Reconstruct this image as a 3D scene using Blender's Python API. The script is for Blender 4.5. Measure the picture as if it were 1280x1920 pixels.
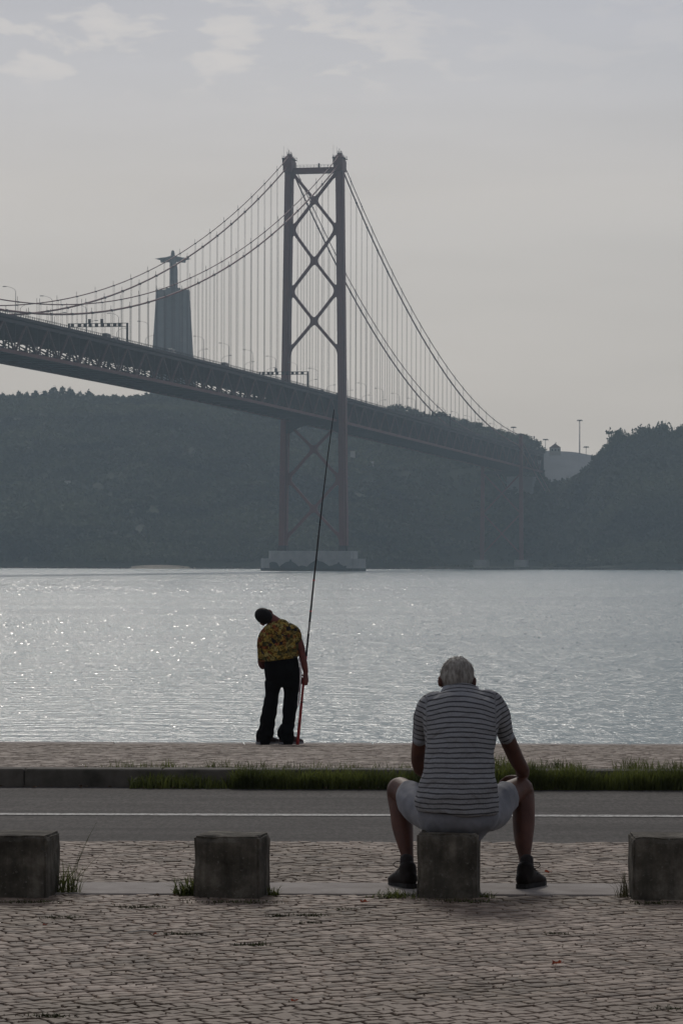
import bpy, math, random
import numpy as np
from mathutils import Vector, Matrix, noise as mn

R = math.radians
rnd = random.Random(7)
np.random.seed(11)
for o in list(bpy.data.objects):
    bpy.data.objects.remove(o)
SC = bpy.context.scene
COL = SC.collection

# ------------------------------------------------------------------ camera
F = 6320.0          # focal length in photo pixels (photo is 1280 x 1920)
ZC = 5.0            # eye height above the river
HOR = 1050.0        # photo row of the horizon
ROLL = R(0.18)
cam_d = bpy.data.cameras.new('camera')
cam = bpy.data.objects.new('camera', cam_d)
COL.objects.link(cam)
cam_d.sensor_fit = 'VERTICAL'
cam_d.sensor_height = 36
cam_d.lens = F * 36 / 1920
cam_d.shift_y = (HOR - 960) / 1920
cam_d.clip_start = 0.5
cam_d.clip_end = 9000
cam.matrix_world = Matrix.Translation((0, 0, ZC)) @ Matrix.Rotation(R(90), 4, 'X') @ Matrix.Rotation(ROLL, 4, 'Z')
SC.camera = cam


def at(px, py, Y):
    dx, dy = px - 640, py - HOR
    x = dx + dy * math.sin(ROLL)
    y = dy - dx * math.sin(ROLL)
    return Vector((x * Y / F, Y, ZC - y * Y / F))


# ------------------------------------------------------------------ world
SUN_EL, SUN_AZ = 36.0, -6.0      # azimuth measured from +Y towards +X
w = bpy.data.worlds.new('World')
SC.world = w
w.use_nodes = True
nt = w.node_tree
for n in list(nt.nodes):
    nt.nodes.remove(n)


def N(tree, typ, **kw):
    n = tree.nodes.new(typ)
    for k, v in kw.items():
        if k.startswith('i_'):
            n.inputs[k[2:].replace('_', ' ')].default_value = v
        else:
            setattr(n, k, v)
    return n


def ramp(tree, stops, interp='LINEAR'):
    n = tree.nodes.new('ShaderNodeValToRGB')
    n.color_ramp.interpolation = interp
    e = n.color_ramp.elements
    while len(e) > 1:
        e.remove(e[-1])
    stops = sorted(stops, key=lambda q_: q_[0])
    for i_, (p, c) in enumerate(stops):
        el = e[0] if i_ == 0 else e.new(p)
        el.position = p
        el.color = (c[0], c[1], c[2], 1) if hasattr(c, '__len__') else (c, c, c, 1)
    return n


lk = nt.links.new
sky = N(nt, 'ShaderNodeTexSky', sky_type='NISHITA')
sky.sun_disc = False
sky.sun_elevation = R(SUN_EL)
sky.sun_rotation = R(SUN_AZ)
sky.air_density = 1.0
sky.dust_density = 4.0
sky.ozone_density = 1.0
tc = N(nt, 'ShaderNodeTexCoord')
sep = N(nt, 'ShaderNodeSeparateXYZ')
lk(tc.outputs['Generated'], sep.inputs[0])
# thin grey overcast that veils the clear sky: colour by height above the horizon
elev = ramp(nt, [(0.0, (6.9, 6.5, 6.0)), (0.11, (6.95, 6.65, 6.5)), (0.145, (6.0, 6.1, 6.6)), (0.175, (5.3, 5.55, 6.4)), (0.35, (4.6, 4.8, 5.4)), (0.6, (3.3, 3.5, 4.2)), (1.0, (2.3, 2.5, 3.1))])
lk(sep.outputs['Z'], elev.inputs[0])
veil = N(nt, 'ShaderNodeMix', data_type='RGBA')
veil.inputs[0].default_value = 0.90
lk(sky.outputs[0], veil.inputs[6])
lk(elev.outputs[0], veil.inputs[7])
# soft cumulus scraps, laid out on a flat layer overhead
div = N(nt, 'ShaderNodeMath', operation='MAXIMUM')
div.inputs[1].default_value = 0.01
lk(sep.outputs['Z'], div.inputs[0])
sc1 = N(nt, 'ShaderNodeMapping')
sc1.inputs['Scale'].default_value = (44, 44, 125)
sc1.inputs['Location'].default_value = (7.1, 4.3, 4.9)
lk(tc.outputs['Generated'], sc1.inputs[0])
cn = N(nt, 'ShaderNodeTexNoise')
cn.inputs['Scale'].default_value = 1.0
cn.inputs['Detail'].default_value = 7
cn.inputs['Roughness'].default_value = 0.55
cn.inputs['Distortion'].default_value = 0.25
lk(sc1.outputs[0], cn.inputs['Vector'])
cr = ramp(nt, [(0.49, 0.0), (0.56, 0.75), (0.65, 1.0)])
lk(cn.outputs['Fac'], cr.inputs[0])
band = ramp(nt, [(0.0, 0.0), (0.125, 0.05), (0.1365, 0.15), (0.142, 1.0), (0.157, 0.9), (0.165, 0.7), (0.19, 0.4), (0.5, 0.4), (1.0, 0.3)])
lk(sep.outputs['Z'], band.inputs[0])
cm = N(nt, 'ShaderNodeMath', operation='MULTIPLY')
lk(cr.outputs[0], cm.inputs[0])
lk(band.outputs[0], cm.inputs[1])
# broad faint streaks
sc2 = N(nt, 'ShaderNodeMapping')
sc2.inputs['Scale'].default_value = (5, 5, 34)
sc2.inputs['Rotation'].default_value = (0, R(6), 0)
lk(tc.outputs['Generated'], sc2.inputs[0])
cn2 = N(nt, 'ShaderNodeTexNoise')
cn2.inputs['Scale'].default_value = 1.0
cn2.inputs['Detail'].default_value = 4
lk(sc2.outputs[0], cn2.inputs['Vector'])
st = ramp(nt, [(0.35, 0.95), (0.65, 1.045)])
lk(cn2.outputs['Fac'], st.inputs[0])
mul = N(nt, 'ShaderNodeMix', data_type='RGBA', blend_type='MULTIPLY')
mul.inputs[0].default_value = 1.0
lk(veil.outputs[2], mul.inputs[6])
lk(st.outputs[0], mul.inputs[7])
cl = N(nt, 'ShaderNodeMix', data_type='RGBA')
dt = N(nt, 'ShaderNodeVectorMath', operation='DOT_PRODUCT')
dt.inputs[1].default_value = (math.sin(R(SUN_AZ)) * math.cos(R(SUN_EL)), math.cos(R(SUN_AZ)) * math.cos(R(SUN_EL)), math.sin(R(SUN_EL)))
lk(tc.outputs['Generated'], dt.inputs[0])
mr = N(nt, 'ShaderNodeMapRange', interpolation_type='SMOOTHSTEP')
mr.inputs[1].default_value = -0.6
mr.inputs[2].default_value = 0.75
mr.inputs[3].default_value = 0.5
mr.inputs[4].default_value = 1.0
lk(dt.outputs['Value'], mr.inputs[0])
mul2 = N(nt, 'ShaderNodeMix', data_type='RGBA', blend_type='MULTIPLY')
mul2.inputs[0].default_value = 1.0
lk(mul.outputs[2], mul2.inputs[6])
lk(mr.outputs[0], mul2.inputs[7])
thin = N(nt, 'ShaderNodeMapRange', interpolation_type='SMOOTHSTEP')
for k_, v_ in ((1, -0.01), (2, 0.06), (3, 1.0), (4, 0.22)):
    thin.inputs[k_].default_value = v_
lk(sep.outputs['X'], thin.inputs[0])
cm3 = N(nt, 'ShaderNodeMath', operation='MULTIPLY')
lk(cm.outputs[0], cm3.inputs[0])
lk(thin.outputs[0], cm3.inputs[1])
lk(cm3.outputs[0], cl.inputs[0])
lk(mul2.outputs[2], cl.inputs[6])
cl.inputs[7].default_value = (8.8, 8.35, 8.05, 1)
bg = N(nt, 'ShaderNodeBackground')
bg.inputs['Strength'].default_value = 0.08
lk(cl.outputs[2], bg.inputs[0])
wo = N(nt, 'ShaderNodeOutputWorld')
lk(bg.outputs[0], wo.inputs[0])

sun_d = bpy.data.lights.new('sun', 'SUN')
sun_d.energy = 1.1
sun_d.angle = R(10)
sun_d.color = (1.0, 0.94, 0.86)
sun = bpy.data.objects.new('sun', sun_d)
COL.objects.link(sun)
sdir = Vector((math.sin(R(SUN_AZ)) * math.cos(R(SUN_EL)), math.cos(R(SUN_AZ)) * math.cos(R(SUN_EL)), math.sin(R(SUN_EL))))
sun.rotation_euler = sdir.to_track_quat('Z', 'Y').to_euler()
sun.location = (0, 0, 400)

SC.view_settings.view_transform = 'Standard'
SC.view_settings.look = 'None'
SC.view_settings.exposure = 0.0
SC.view_settings.gamma = 1.0
SC.view_settings.use_curve_mapping = False
SC.cycles.use_denoising = True
SC.cycles.max_bounces = 6
SC.cycles.volume_bounces = 1
SC.cycles.sample_clamp_indirect = 4


# ------------------------------------------------------------------ helpers
def mat(name, col, rough=0.8, var=0.0, scale=5.0, col2=None, bump=0.0, bscale=None, detail=6, spec=0.3, metal=0.0,
        contrast=(0.35, 0.65), space='Object', sheen=0.0, mapscale=(1, 1, 1)):
    m = bpy.data.materials.new(name)
    m.use_nodes = True
    t = m.node_tree
    b = t.nodes['Principled BSDF']
    b.inputs['Roughness'].default_value = rough
    b.inputs['Metallic'].default_value = metal
    b.inputs['Specular IOR Level'].default_value = spec
    if sheen:
        b.inputs['Sheen Weight'].default_value = sheen
    tcn = N(t, 'ShaderNodeTexCoord')
    mp = N(t, 'ShaderNodeMapping')
    mp.inputs['Scale'].default_value = mapscale
    t.links.new(tcn.outputs[space], mp.inputs[0])
    if col2 is None:
        col2 = tuple(c * (1 - var) for c in col)
        col = tuple(min(1, c * (1 + var)) for c in col)
    nz = N(t, 'ShaderNodeTexNoise')
    nz.inputs['Scale'].default_value = scale
    nz.inputs['Detail'].default_value = detail
    nz.inputs['Roughness'].default_value = 0.6
    t.links.new(mp.outputs[0], nz.inputs['Vector'])
    r = ramp(t, [(contrast[0], col2), (contrast[1], col)])
    t.links.new(nz.outputs['Fac'], r.inputs[0])
    t.links.new(r.outputs[0], b.inputs['Base Color'])
    if bump:
        nb = N(t, 'ShaderNodeTexNoise')
        nb.inputs['Scale'].default_value = bscale or scale * 4
        nb.inputs['Detail'].default_value = 5
        t.links.new(mp.outputs[0], nb.inputs['Vector'])
        bp = N(t, 'ShaderNodeBump')
        bp.inputs['Strength'].default_value = 0.6
        bp.inputs['Distance'].default_value = bump
        t.links.new(nb.outputs['Fac'], bp.inputs['Height'])
        t.links.new(bp.outputs[0], b.inputs['Normal'])
    m['ramp'] = r.name
    return m


def tag(o, label=None, cat=None, group=None, kind=None):
    if label:
        o['label'] = label
    if cat:
        o['category'] = cat
    if group:
        o['group'] = group
    if kind:
        o['kind'] = kind
    return o


def empty(name, loc=(0, 0, 0), rz=0.0, parent=None):
    o = bpy.data.objects.new(name, None)
    o.empty_display_size = 0.2
    o.location = loc
    o.rotation_euler = (0, 0, rz)
    COL.objects.link(o)
    if parent:
        o.parent = parent
    return o


def link(name, me, m=None, parent=None, smooth=False):
    if m is not None and len(me.materials) == 0:
        for mm in (m if isinstance(m, (list, tuple)) else [m]):
            me.materials.append(mm)
    if smooth:
        me.shade_smooth()
    o = bpy.data.objects.new(name, me)
    COL.objects.link(o)
    if parent:
        o.parent = parent
    return o


def copy_tree(o, parent=None):
    c = o.copy()
    COL.objects.link(c)
    if parent:
        c.parent = parent
    for ch in list(o.children):
        copy_tree(ch, c)
    return c


def np_mesh(name, v, f):
    """v (n,3), f (m,k) index arrays -> mesh"""
    v = np.asarray(v, dtype=np.float32)
    f = np.asarray(f, dtype=np.int32)
    me = bpy.data.meshes.new(name)
    k = f.shape[1]
    me.vertices.add(len(v))
    me.vertices.foreach_set('co', v.ravel())
    me.loops.add(f.size)
    me.loops.foreach_set('vertex_index', f.ravel())
    me.polygons.add(len(f))
    me.polygons.foreach_set('loop_start', np.arange(0, f.size, k, dtype=np.int32))
    me.polygons.foreach_set('loop_total', np.full(len(f), k, dtype=np.int32))
    me.update(calc_edges=True)
    me.validate()
    return me


class MB:
    """collects simple solids into one mesh"""

    def __init__(s):
        s.v, s.f = [], []

    def add(s, v, f):
        b = len(s.v)
        s.v += [tuple(p) for p in v]
        s.f += [tuple(i + b for i in q) for q in f]
        return s

    def box(s, a, b):
        (x0, y0, z0), (x1, y1, z1) = a, b
        return s.add([(x0, y0, z0), (x1, y0, z0), (x1, y1, z0), (x0, y1, z0), (x0, y0, z1), (x1, y0, z1), (x1, y1, z1), (x0, y1, z1)],
                     [(0, 3, 2, 1), (4, 5, 6, 7), (0, 1, 5, 4), (1, 2, 6, 5), (2, 3, 7, 6), (3, 0, 4, 7)])

    def bar(s, p, q, wa, wb, ref=(0, 0, 1), wa2=None, wb2=None):
        """rectangular bar from p to q; wa along side axis, wb along the other"""
        p, q = Vector(p), Vector(q)
        t = (q - p).normalized()
        ref = Vector(ref)
        a = t.cross(ref)
        if a.length < 1e-4:
            a = t.cross(Vector((1, 0, 0)))
        a.normalize()
        b = a.cross(t).normalized()
        wa2 = wa if wa2 is None else wa2
        wb2 = wb if wb2 is None else wb2
        v = []
        for c, x, y in ((p, wa / 2, wb / 2), (q, wa2 / 2, wb2 / 2)):
            v += [c - a * x - b * y, c + a * x - b * y, c + a * x + b * y, c - a * x + b * y]
        return s.add(v, [(0, 3, 2, 1), (4, 5, 6, 7), (0, 1, 5, 4), (1, 2, 6, 5), (2, 3, 7, 6), (3, 0, 4, 7)])

    def tube(s, pts, rad, seg=6, caps=True):
        pts = [Vector(p) for p in pts]
        n = len(pts)
        if not hasattr(rad, '__len__'):
            rad = [rad] * n
        base = len(s.v)
        a = None
        for i, p in enumerate(pts):
            t = (pts[min(i + 1, n - 1)] - pts[max(i - 1, 0)]).normalized()
            if a is None:
                a = t.cross(Vector((0, 0, 1)))
                if a.length < 0.05:
                    a = t.cross(Vector((1, 0, 0)))
            a = (a - t * a.dot(t)).normalized()
            b = t.cross(a)
            for k in range(seg):
                w_ = 2 * math.pi * k / seg
                s.v.append(tuple(p + (a * math.cos(w_) + b * math.sin(w_)) * rad[i]))
        for i in range(n - 1):
            for k in range(seg):
                k2 = (k + 1) % seg
                s.f.append((base + i * seg + k, base + i * seg + k2, base + (i + 1) * seg + k2, base + (i + 1) * seg + k))
        if caps:
            s.f.append(tuple(base + k for k in range(seg))[::-1])
            s.f.append(tuple(base + (n - 1) * seg + k for k in range(seg)))
        return s

    def prism(s, poly, d, axis):
        """extrude polygon (list of 3d points) by vector d"""
        n = len(poly)
        d = Vector(d)
        v = [Vector(p) for p in poly] + [Vector(p) + d for p in poly]
        f = [tuple(range(n))[::-1], tuple(range(n, 2 * n))] + [(i, (i + 1) % n, n + (i + 1) % n, n + i) for i in range(n)]
        return s.add(v, f)

    def mesh(s, name):
        me = bpy.data.meshes.new(name)
        me.from_pydata([tuple(p) for p in s.v], [], s.f)
        me.validate()
        me.update()
        return me

    def build(s, name, m, parent=None, smooth=False, bevel=0.0):
        o = link(name, s.mesh(name), m, parent, smooth)
        if bevel:
            b = o.modifiers.new('bevel', 'BEVEL')
            b.width = bevel
            b.segments = 2
            b.limit_method = 'ANGLE'
        return o


def hsh(*a):
    return mn.noise(Vector(a if len(a) == 3 else (a[0], a[1], 3.3)))


# ------------------------------------------------------------------ materials
M_stone = None


def stone_mat(name, c1, c2, c3):
    m = bpy.data.materials.new(name)
    m.use_nodes = True
    t = m.node_tree
    b = t.nodes['Principled BSDF']
    b.inputs['Roughness'].default_value = 0.72
    b.inputs['Specular IOR Level'].default_value = 0.35
    g = N(t, 'ShaderNodeNewGeometry')
    tcn = N(t, 'ShaderNodeTexCoord')
    r1 = ramp(t, [(0.0, c1), (0.5, c2), (1.0, c3)])
    t.links.new(g.outputs['Random Per Island'], r1.inputs[0])
    nz = N(t, 'ShaderNodeTexNoise')
    nz.inputs['Scale'].default_value = 1.3
    nz.inputs['Detail'].default_value = 6
    t.links.new(g.outputs['Position'], nz.inputs['Vector'])
    r2 = ramp(t, [(0.33, (0.62, 0.58, 0.50)), (0.62, (1.10, 1.07, 1.05))])
    t.links.new(nz.outputs['Fac'], r2.inputs[0])
    mx = N(t, 'ShaderNodeMix', data_type='RGBA', blend_type='MULTIPLY')
    mx.inputs[0].default_value = 1
    t.links.new(r1.outputs[0], mx.inputs[6])
    t.links.new(r2.outputs[0], mx.inputs[7])
    nf = N(t, 'ShaderNodeTexNoise')
    nf.inputs['Scale'].default_value = 55
    nf.inputs['Detail'].default_value = 5
    t.links.new(g.outputs['Position'], nf.inputs['Vector'])
    r3 = ramp(t, [(0.3, 0.72), (0.7, 1.15)])
    t.links.new(nf.outputs['Fac'], r3.inputs[0])
    mx2 = N(t, 'ShaderNodeMix', data_type='RGBA', blend_type='MULTIPLY')
    mx2.inputs[0].default_value = 1
    t.links.new(mx.outputs[2], mx2.inputs[6])
    t.links.new(r3.outputs[0], mx2.inputs[7])
    t.links.new(mx2.outputs[2], b.inputs['Base Color'])
    bp = N(t, 'ShaderNodeBump')
    bp.inputs['Distance'].default_value = 0.004
    bp.inputs['Strength'].default_value = 0.7
    t.links.new(nf.outputs['Fac'], bp.inputs['Height'])
    t.links.new(bp.outputs[0], b.inputs['Normal'])
    return m


def asphalt_mat():
    m = bpy.data.materials.new('asphalt')
    m.use_nodes = True
    t = m.node_tree
    b = t.nodes['Principled BSDF']
    b.inputs['Roughness'].default_value = 0.85
    b.inputs['Specular IOR Level'].default_value = 0.2
    g = N(t, 'ShaderNodeNewGeometry')
    mp = N(t, 'ShaderNodeMapping')
    mp.inputs['Scale'].default_value = (0.35, 2.2, 1)
    t.links.new(g.outputs['Position'], mp.inputs[0])
    n1 = N(t, 'ShaderNodeTexNoise')
    n1.inputs['Scale'].default_value = 1.6
    n1.inputs['Detail'].default_value = 6
    t.links.new(mp.outputs[0], n1.inputs['Vector'])
    r1 = ramp(t, [(0.28, (0.026, 0.023, 0.021)), (0.5, (0.046, 0.041, 0.038)), (0.72, (0.068, 0.061, 0.056))])
    t.links.new(n1.outputs['Fac'], r1.inputs[0])
    n2 = N(t, 'ShaderNodeTexNoise')
    n2.inputs['Scale'].default_value = 42
    n2.inputs['Detail'].default_value = 3
    n2.inputs['Roughness'].default_value = 0.8
    mp2 = N(t, 'ShaderNodeMapping')
    mp2.inputs['Scale'].default_value = (1, 0.22, 1)
    t.links.new(g.outputs['Position'], mp2.inputs[0])
    t.links.new(mp2.outputs[0], n2.inputs['Vector'])
    r2 = ramp(t, [(0.36, 0.5), (0.64, 1.6)])
    t.links.new(n2.outputs['Fac'], r2.inputs[0])
    mx = N(t, 'ShaderNodeMix', data_type='RGBA', blend_type='MULTIPLY')
    mx.inputs[0].default_value = 1
    t.links.new(r1.outputs[0], mx.inputs[6])
    t.links.new(r2.outputs[0], mx.inputs[7])
    t.links.new(mx.outputs[2], b.inputs['Base Color'])
    return m


def block_mat():
    m = bpy.data.materials.new('weathered_concrete')
    m.use_nodes = True
    t = m.node_tree
    b = t.nodes['Principled BSDF']
    b.inputs['Roughness'].default_value = 0.92
    b.inputs['Specular IOR Level'].default_value = 0.2
    g = N(t, 'ShaderNodeNewGeometry')

    def noise_(sc, det, mp=(1, 1, 1)):
        mpn = N(t, 'ShaderNodeMapping')
        mpn.inputs['Scale'].default_value = mp
        t.links.new(g.outputs['Position'], mpn.inputs[0])
        n = N(t, 'ShaderNodeTexNoise')
        n.inputs['Scale'].default_value = sc
        n.inputs['Detail'].default_value = det
        n.inputs['Roughness'].default_value = 0.65
        t.links.new(mpn.outputs[0], n.inputs['Vector'])
        return n
    n1 = noise_(7, 7)
    r1 = ramp(t, [(0.30, (0.042, 0.037, 0.028)), (0.50, (0.095, 0.085, 0.068)), (0.70, (0.21, 0.19, 0.155))])
    t.links.new(n1.outputs['Fac'], r1.inputs[0])
    n2 = noise_(14, 5, (1, 1, 0.12))
    r2 = ramp(t, [(0.35, 0.6), (0.7, 1.35)])
    t.links.new(n2.outputs['Fac'], r2.inputs[0])
    mx = N(t, 'ShaderNodeMix', data_type='RGBA', blend_type='MULTIPLY')
    mx.inputs[0].default_value = 1
    t.links.new(r1.outputs[0], mx.inputs[6])
    t.links.new(r2.outputs[0], mx.inputs[7])
    n3 = noise_(60, 4)
    r3 = ramp(t, [(0.60, 0.0), (0.72, 0.7)])
    t.links.new(n3.outputs['Fac'], r3.inputs[0])
    mx2 = N(t, 'ShaderNodeMix', data_type='RGBA')
    t.links.new(r3.outputs[0], mx2.inputs[0])
    t.links.new(mx.outputs[2], mx2.inputs[6])
    mx2.inputs[7].default_value = (0.22, 0.21, 0.18, 1)
    pr = ramp(t, [(0.53, 0.0), (0.60, 0.45)])
    t.links.new(g.outputs['Pointiness'], pr.inputs[0])
    mx3 = N(t, 'ShaderNodeMix', data_type='RGBA')
    t.links.new(pr.outputs[0], mx3.inputs[0])
    t.links.new(mx2.outputs[2], mx3.inputs[6])
    mx3.inputs[7].default_value = (0.20, 0.18, 0.155, 1)
    t.links.new(mx3.outputs[2], b.inputs['Base Color'])
    bp = N(t, 'ShaderNodeBump')
    bp.inputs['Distance'].default_value = 0.005
    t.links.new(n3.outputs['Fac'], bp.inputs['Height'])
    t.links.new(bp.outputs[0], b.inputs['Normal'])
    return m


def leafy(name, c1, c2, sc):
    m = mat(name, c1, 0.6, scale=sc, col2=c2, spec=0.3)
    t = m.node_tree
    tr = N(t, 'ShaderNodeBsdfTranslucent')
    t.links.new(t.nodes[m['ramp']].outputs[0], tr.inputs['Color'])
    mx = N(t, 'ShaderNodeMixShader')
    mx.inputs[0].default_value = 0.45
    out = t.nodes['Material Output']
    t.links.new(t.nodes['Principled BSDF'].outputs[0], mx.inputs[1])
    t.links.new(tr.outputs[0], mx.inputs[2])
    t.links.new(mx.outputs[0], out.inputs['Surface'])
    return m


MT = dict(
    stone=stone_mat('limestone_setts', (0.125, 0.092, 0.070), (0.205, 0.156, 0.121), (0.32, 0.255, 0.208)),
    stone_pale=stone_mat('paler_setts', (0.165, 0.128, 0.10), (0.255, 0.205, 0.168), (0.38, 0.32, 0.272)),
    joint=mat('joint_soil', (0.022, 0.017, 0.014), 0.95, 0.4, 30, bump=0.004),
    kerb=mat('kerb_concrete', (0.33, 0.295, 0.27), 0.85, scale=4, col2=(0.22, 0.19, 0.17), bump=0.003, bscale=90),
    kerb_dark=mat('stained_kerb_concrete', (0.15, 0.135, 0.115), 0.9, scale=3, col2=(0.05, 0.047, 0.038), bump=0.004, bscale=60),
    block=block_mat(),
    asphalt=asphalt_mat(),
    paint=mat('worn_road_paint', (0.42, 0.42, 0.40), 0.7, scale=34, col2=(0.10, 0.095, 0.09), contrast=(0.40, 0.56), bump=0.001),
    soil=mat('verge_soil', (0.06, 0.045, 0.03), 0.95, 0.4, 12, bump=0.01),
    grass=leafy('grass_blades', (0.165, 0.19, 0.045), (0.055, 0.068, 0.02), 4.0),
    grass_dry=mat('dry_grass', (0.22, 0.19, 0.09), 0.7, scale=8, col2=(0.08, 0.08, 0.03)),
    moss=mat('moss_and_weeds', (0.075, 0.085, 0.025), 0.9, scale=20, col2=(0.04, 0.035, 0.018)),
    leaf=leafy('dead_leaf', (0.42, 0.10, 0.045), (0.22, 0.055, 0.03), 40),
    leaf_brown=mat('brown_leaf', (0.16, 0.11, 0.07), 0.8, scale=40, col2=(0.08, 0.05, 0.03)),
    steel=mat('red_oxide_steel', (0.155, 0.050, 0.048), 0.6, 0.14, 0.15),
    lattice=mat('lattice_steel', (0.12, 0.062, 0.062), 0.7, 0.2, 0.2),
    steel_dark=mat('dark_truss_steel', (0.055, 0.045, 0.05), 0.7, 0.2, 0.2),  # darker, greyer steel tone for the truss, railings and fittings
    cable=mat('cable_red', (0.20, 0.07, 0.065), 0.6, 0.1, 1),
    rope=mat('hanger_rope', (0.10, 0.085, 0.085), 0.6, 0.1, 1),
    roadbed=mat('bridge_roadbed', (0.06, 0.06, 0.062), 0.85, 0.2, 0.5),
    galv=mat('galvanised_steel', (0.22, 0.22, 0.23), 0.5, 0.15, 3, metal=0.3),
    sign=mat('dark_sign_panel', (0.03, 0.03, 0.035), 0.6, 0.1, 3),
    pier=mat('pier_concrete', (0.42, 0.42, 0.41), 0.85, scale=0.25, col2=(0.32, 0.325, 0.32), bump=0.03, bscale=2),
    pier_dark=mat('tidal_stain', (0.035, 0.045, 0.042), 0.7, 0.3, 0.4),
    mural=mat('mural_paint', (0.055, 0.075, 0.075), 0.8, 0.2, 0.3),
    statue=mat('statue_concrete', (0.17, 0.165, 0.16), 0.85, scale=0.12, col2=(0.11, 0.11, 0.11)),
    panel=mat('recessed_concrete', (0.12, 0.12, 0.12), 0.85, 0.15, 0.1),
    slope=mat('shotcrete_slope', (0.25, 0.26, 0.27), 0.9, scale=0.05, col2=(0.19, 0.20, 0.21)),
    hill=mat('hillside_scrub', (0.045, 0.055, 0.03), 0.95, scale=0.02, col2=(0.022, 0.032, 0.02), space='Object'),
    scrub=mat('scrub_foliage', (0.115, 0.125, 0.065), 0.9, scale=0.011, col2=(0.018, 0.030, 0.026), contrast=(0.38, 0.64)),
    pine=mat('pine_foliage', (0.035, 0.055, 0.03), 0.9, 0.35, 0.5),
    broad=mat('broadleaf_foliage', (0.06, 0.08, 0.035), 0.9, 0.4, 0.4),
    bark=mat('bark', (0.07, 0.055, 0.045), 0.95, 0.3, 3),
    sand=mat('beach_sand', (0.34, 0.29, 0.22), 0.95, 0.2, 0.3),
    rock=mat('shore_rock', (0.10, 0.095, 0.085), 0.95, 0.4, 0.3),
    white=mat('pale_render', (0.42, 0.41, 0.38), 0.85, 0.1, 0.5),
    roof=mat('roof_tile', (0.22, 0.16, 0.13), 0.9, 0.2, 1),
    glass=mat('dark_glass', (0.02, 0.025, 0.03), 0.15, 0.1, 1, spec=0.6),
    carp=mat('car_paint', (0.10, 0.10, 0.11), 0.35, 0.1, 1, spec=0.5),
    carw=mat('pale_car_paint', (0.40, 0.40, 0.40), 0.35, 0.1, 1, spec=0.5),
    tyre=mat('tyre_rubber', (0.02, 0.02, 0.02), 0.9, 0.1, 1),
    skin=mat('tanned_skin', (0.105, 0.036, 0.021), 0.6, scale=14, col2=(0.060, 0.021, 0.013), bump=0.0015, bscale=120, spec=0.4),
    skin2=mat('weathered_skin', (0.17, 0.045, 0.034), 0.55, scale=14, col2=(0.09, 0.026, 0.021), bump=0.0015, bscale=120, spec=0.4),
    hair_dark=mat('black_hair', (0.005, 0.004, 0.004), 0.8, 0.3, 60, bump=0.004, bscale=180),
    hair_grey=mat('grey_hair', (0.46, 0.43, 0.39), 0.7, scale=45, col2=(0.17, 0.15, 0.13), bump=0.006, bscale=160, mapscale=(1.6, 1, 0.35)),
    shorts=mat('pale_denim', (0.225, 0.23, 0.255), 0.9, scale=9, col2=(0.15, 0.155, 0.175), bump=0.004, bscale=20, sheen=0.1),
    trousers=mat('black_track_trousers', (0.004, 0.004, 0.005), 0.9, 0.3, 6, bump=0.01, bscale=14, spec=0.1),
    piping=mat('pink_white_piping', (0.42, 0.32, 0.36), 0.8, 0.1, 6),
    shoe=mat('dark_brown_leather', (0.013, 0.009, 0.008), 0.6, 0.4, 18, bump=0.002, bscale=90, spec=0.12),
    sole=mat('black_rubber_sole', (0.015, 0.014, 0.014), 0.8, 0.2, 10),
    shoe2=mat('grey_trainer', (0.05, 0.03, 0.035), 0.7, scale=30, col2=(0.015, 0.01, 0.012)),
    sole2=mat('pale_trainer_sole', (0.20, 0.20, 0.22), 0.8, 0.2, 10),
    lace=mat('shoe_lace', (0.03, 0.022, 0.02), 0.9, 0.1, 10),
    sock=mat('dark_sock', (0.03, 0.025, 0.025), 0.9, 0.2, 30),
    rod_red=mat('red_rod_blank', (0.30, 0.018, 0.022), 0.35, 0.15, 12, spec=0.5),
    rod_black=mat('black_rod_blank', (0.014, 0.014, 0.018), 0.35, 0.15, 12, spec=0.5),
    rod_grey=mat('silver_rod_section', (0.30, 0.30, 0.29), 0.4, 0.15, 12, spec=0.5),
    eye=mat('eye', (0.4, 0.38, 0.36), 0.3, 0.05, 3),
)

# ------------------------------------------------------------------ ground levels
ZG = ZC - 1.646                   # near pavement and road
Y_ROAD0, Y_ROAD1 = 19.74, 24.55
Y_K0, Y_K1 = 24.55, 24.80         # raised kerb
ZK = ZG + 0.118
Y_QUAY = 38.75


def zprom(y):
    return ZK + (y - 24.6) * (2.875 - ZK) / (39.0 - 24.6)


# river bank body below the pavements (one big earth/quay mass)
g = MB()
g.box((-60, -20, -0.9), (60, 38.6, ZG - 0.80))
tag(g.build('quay_body', MT['kerb_dark']), kind='structure')


def sheet(name, x0, x1, y0, y1, zf, m, nx=2, ny=12, th=0.3):
    g_ = MB()
    ys = [y0 + (y1 - y0) * i / ny for i in range(ny + 1)]
    v, f = [], []
    for y in ys:
        v += [(x0, y, zf(y)), (x1, y, zf(y))]
    for i in range(ny):
        f.append((2 * i, 2 * i + 1, 2 * i + 3, 2 * i + 2))
    b = len(v)
    for y in ys:
        v += [(x0, y, zf(y) - th), (x1, y, zf(y) - th)]
    for i in range(ny):
        f.append((b + 2 * i, b + 2 * i + 2, b + 2 * i + 3, b + 2 * i + 1))
        f.append((2 * i, 2 * i + 2, b + 2 * i + 2, b + 2 * i))
        f.append((2 * i + 1, b + 2 * i + 1, b + 2 * i + 3, 2 * i + 3))
    f.append((0, b, b + 1, 1))
    f.append((2 * ny, 2 * ny + 1, b + 2 * ny + 1, b + 2 * ny))
    g_.add(v, f)
    o = g_.build(name, m)
    tag(o, kind='structure')
    return o


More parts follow.
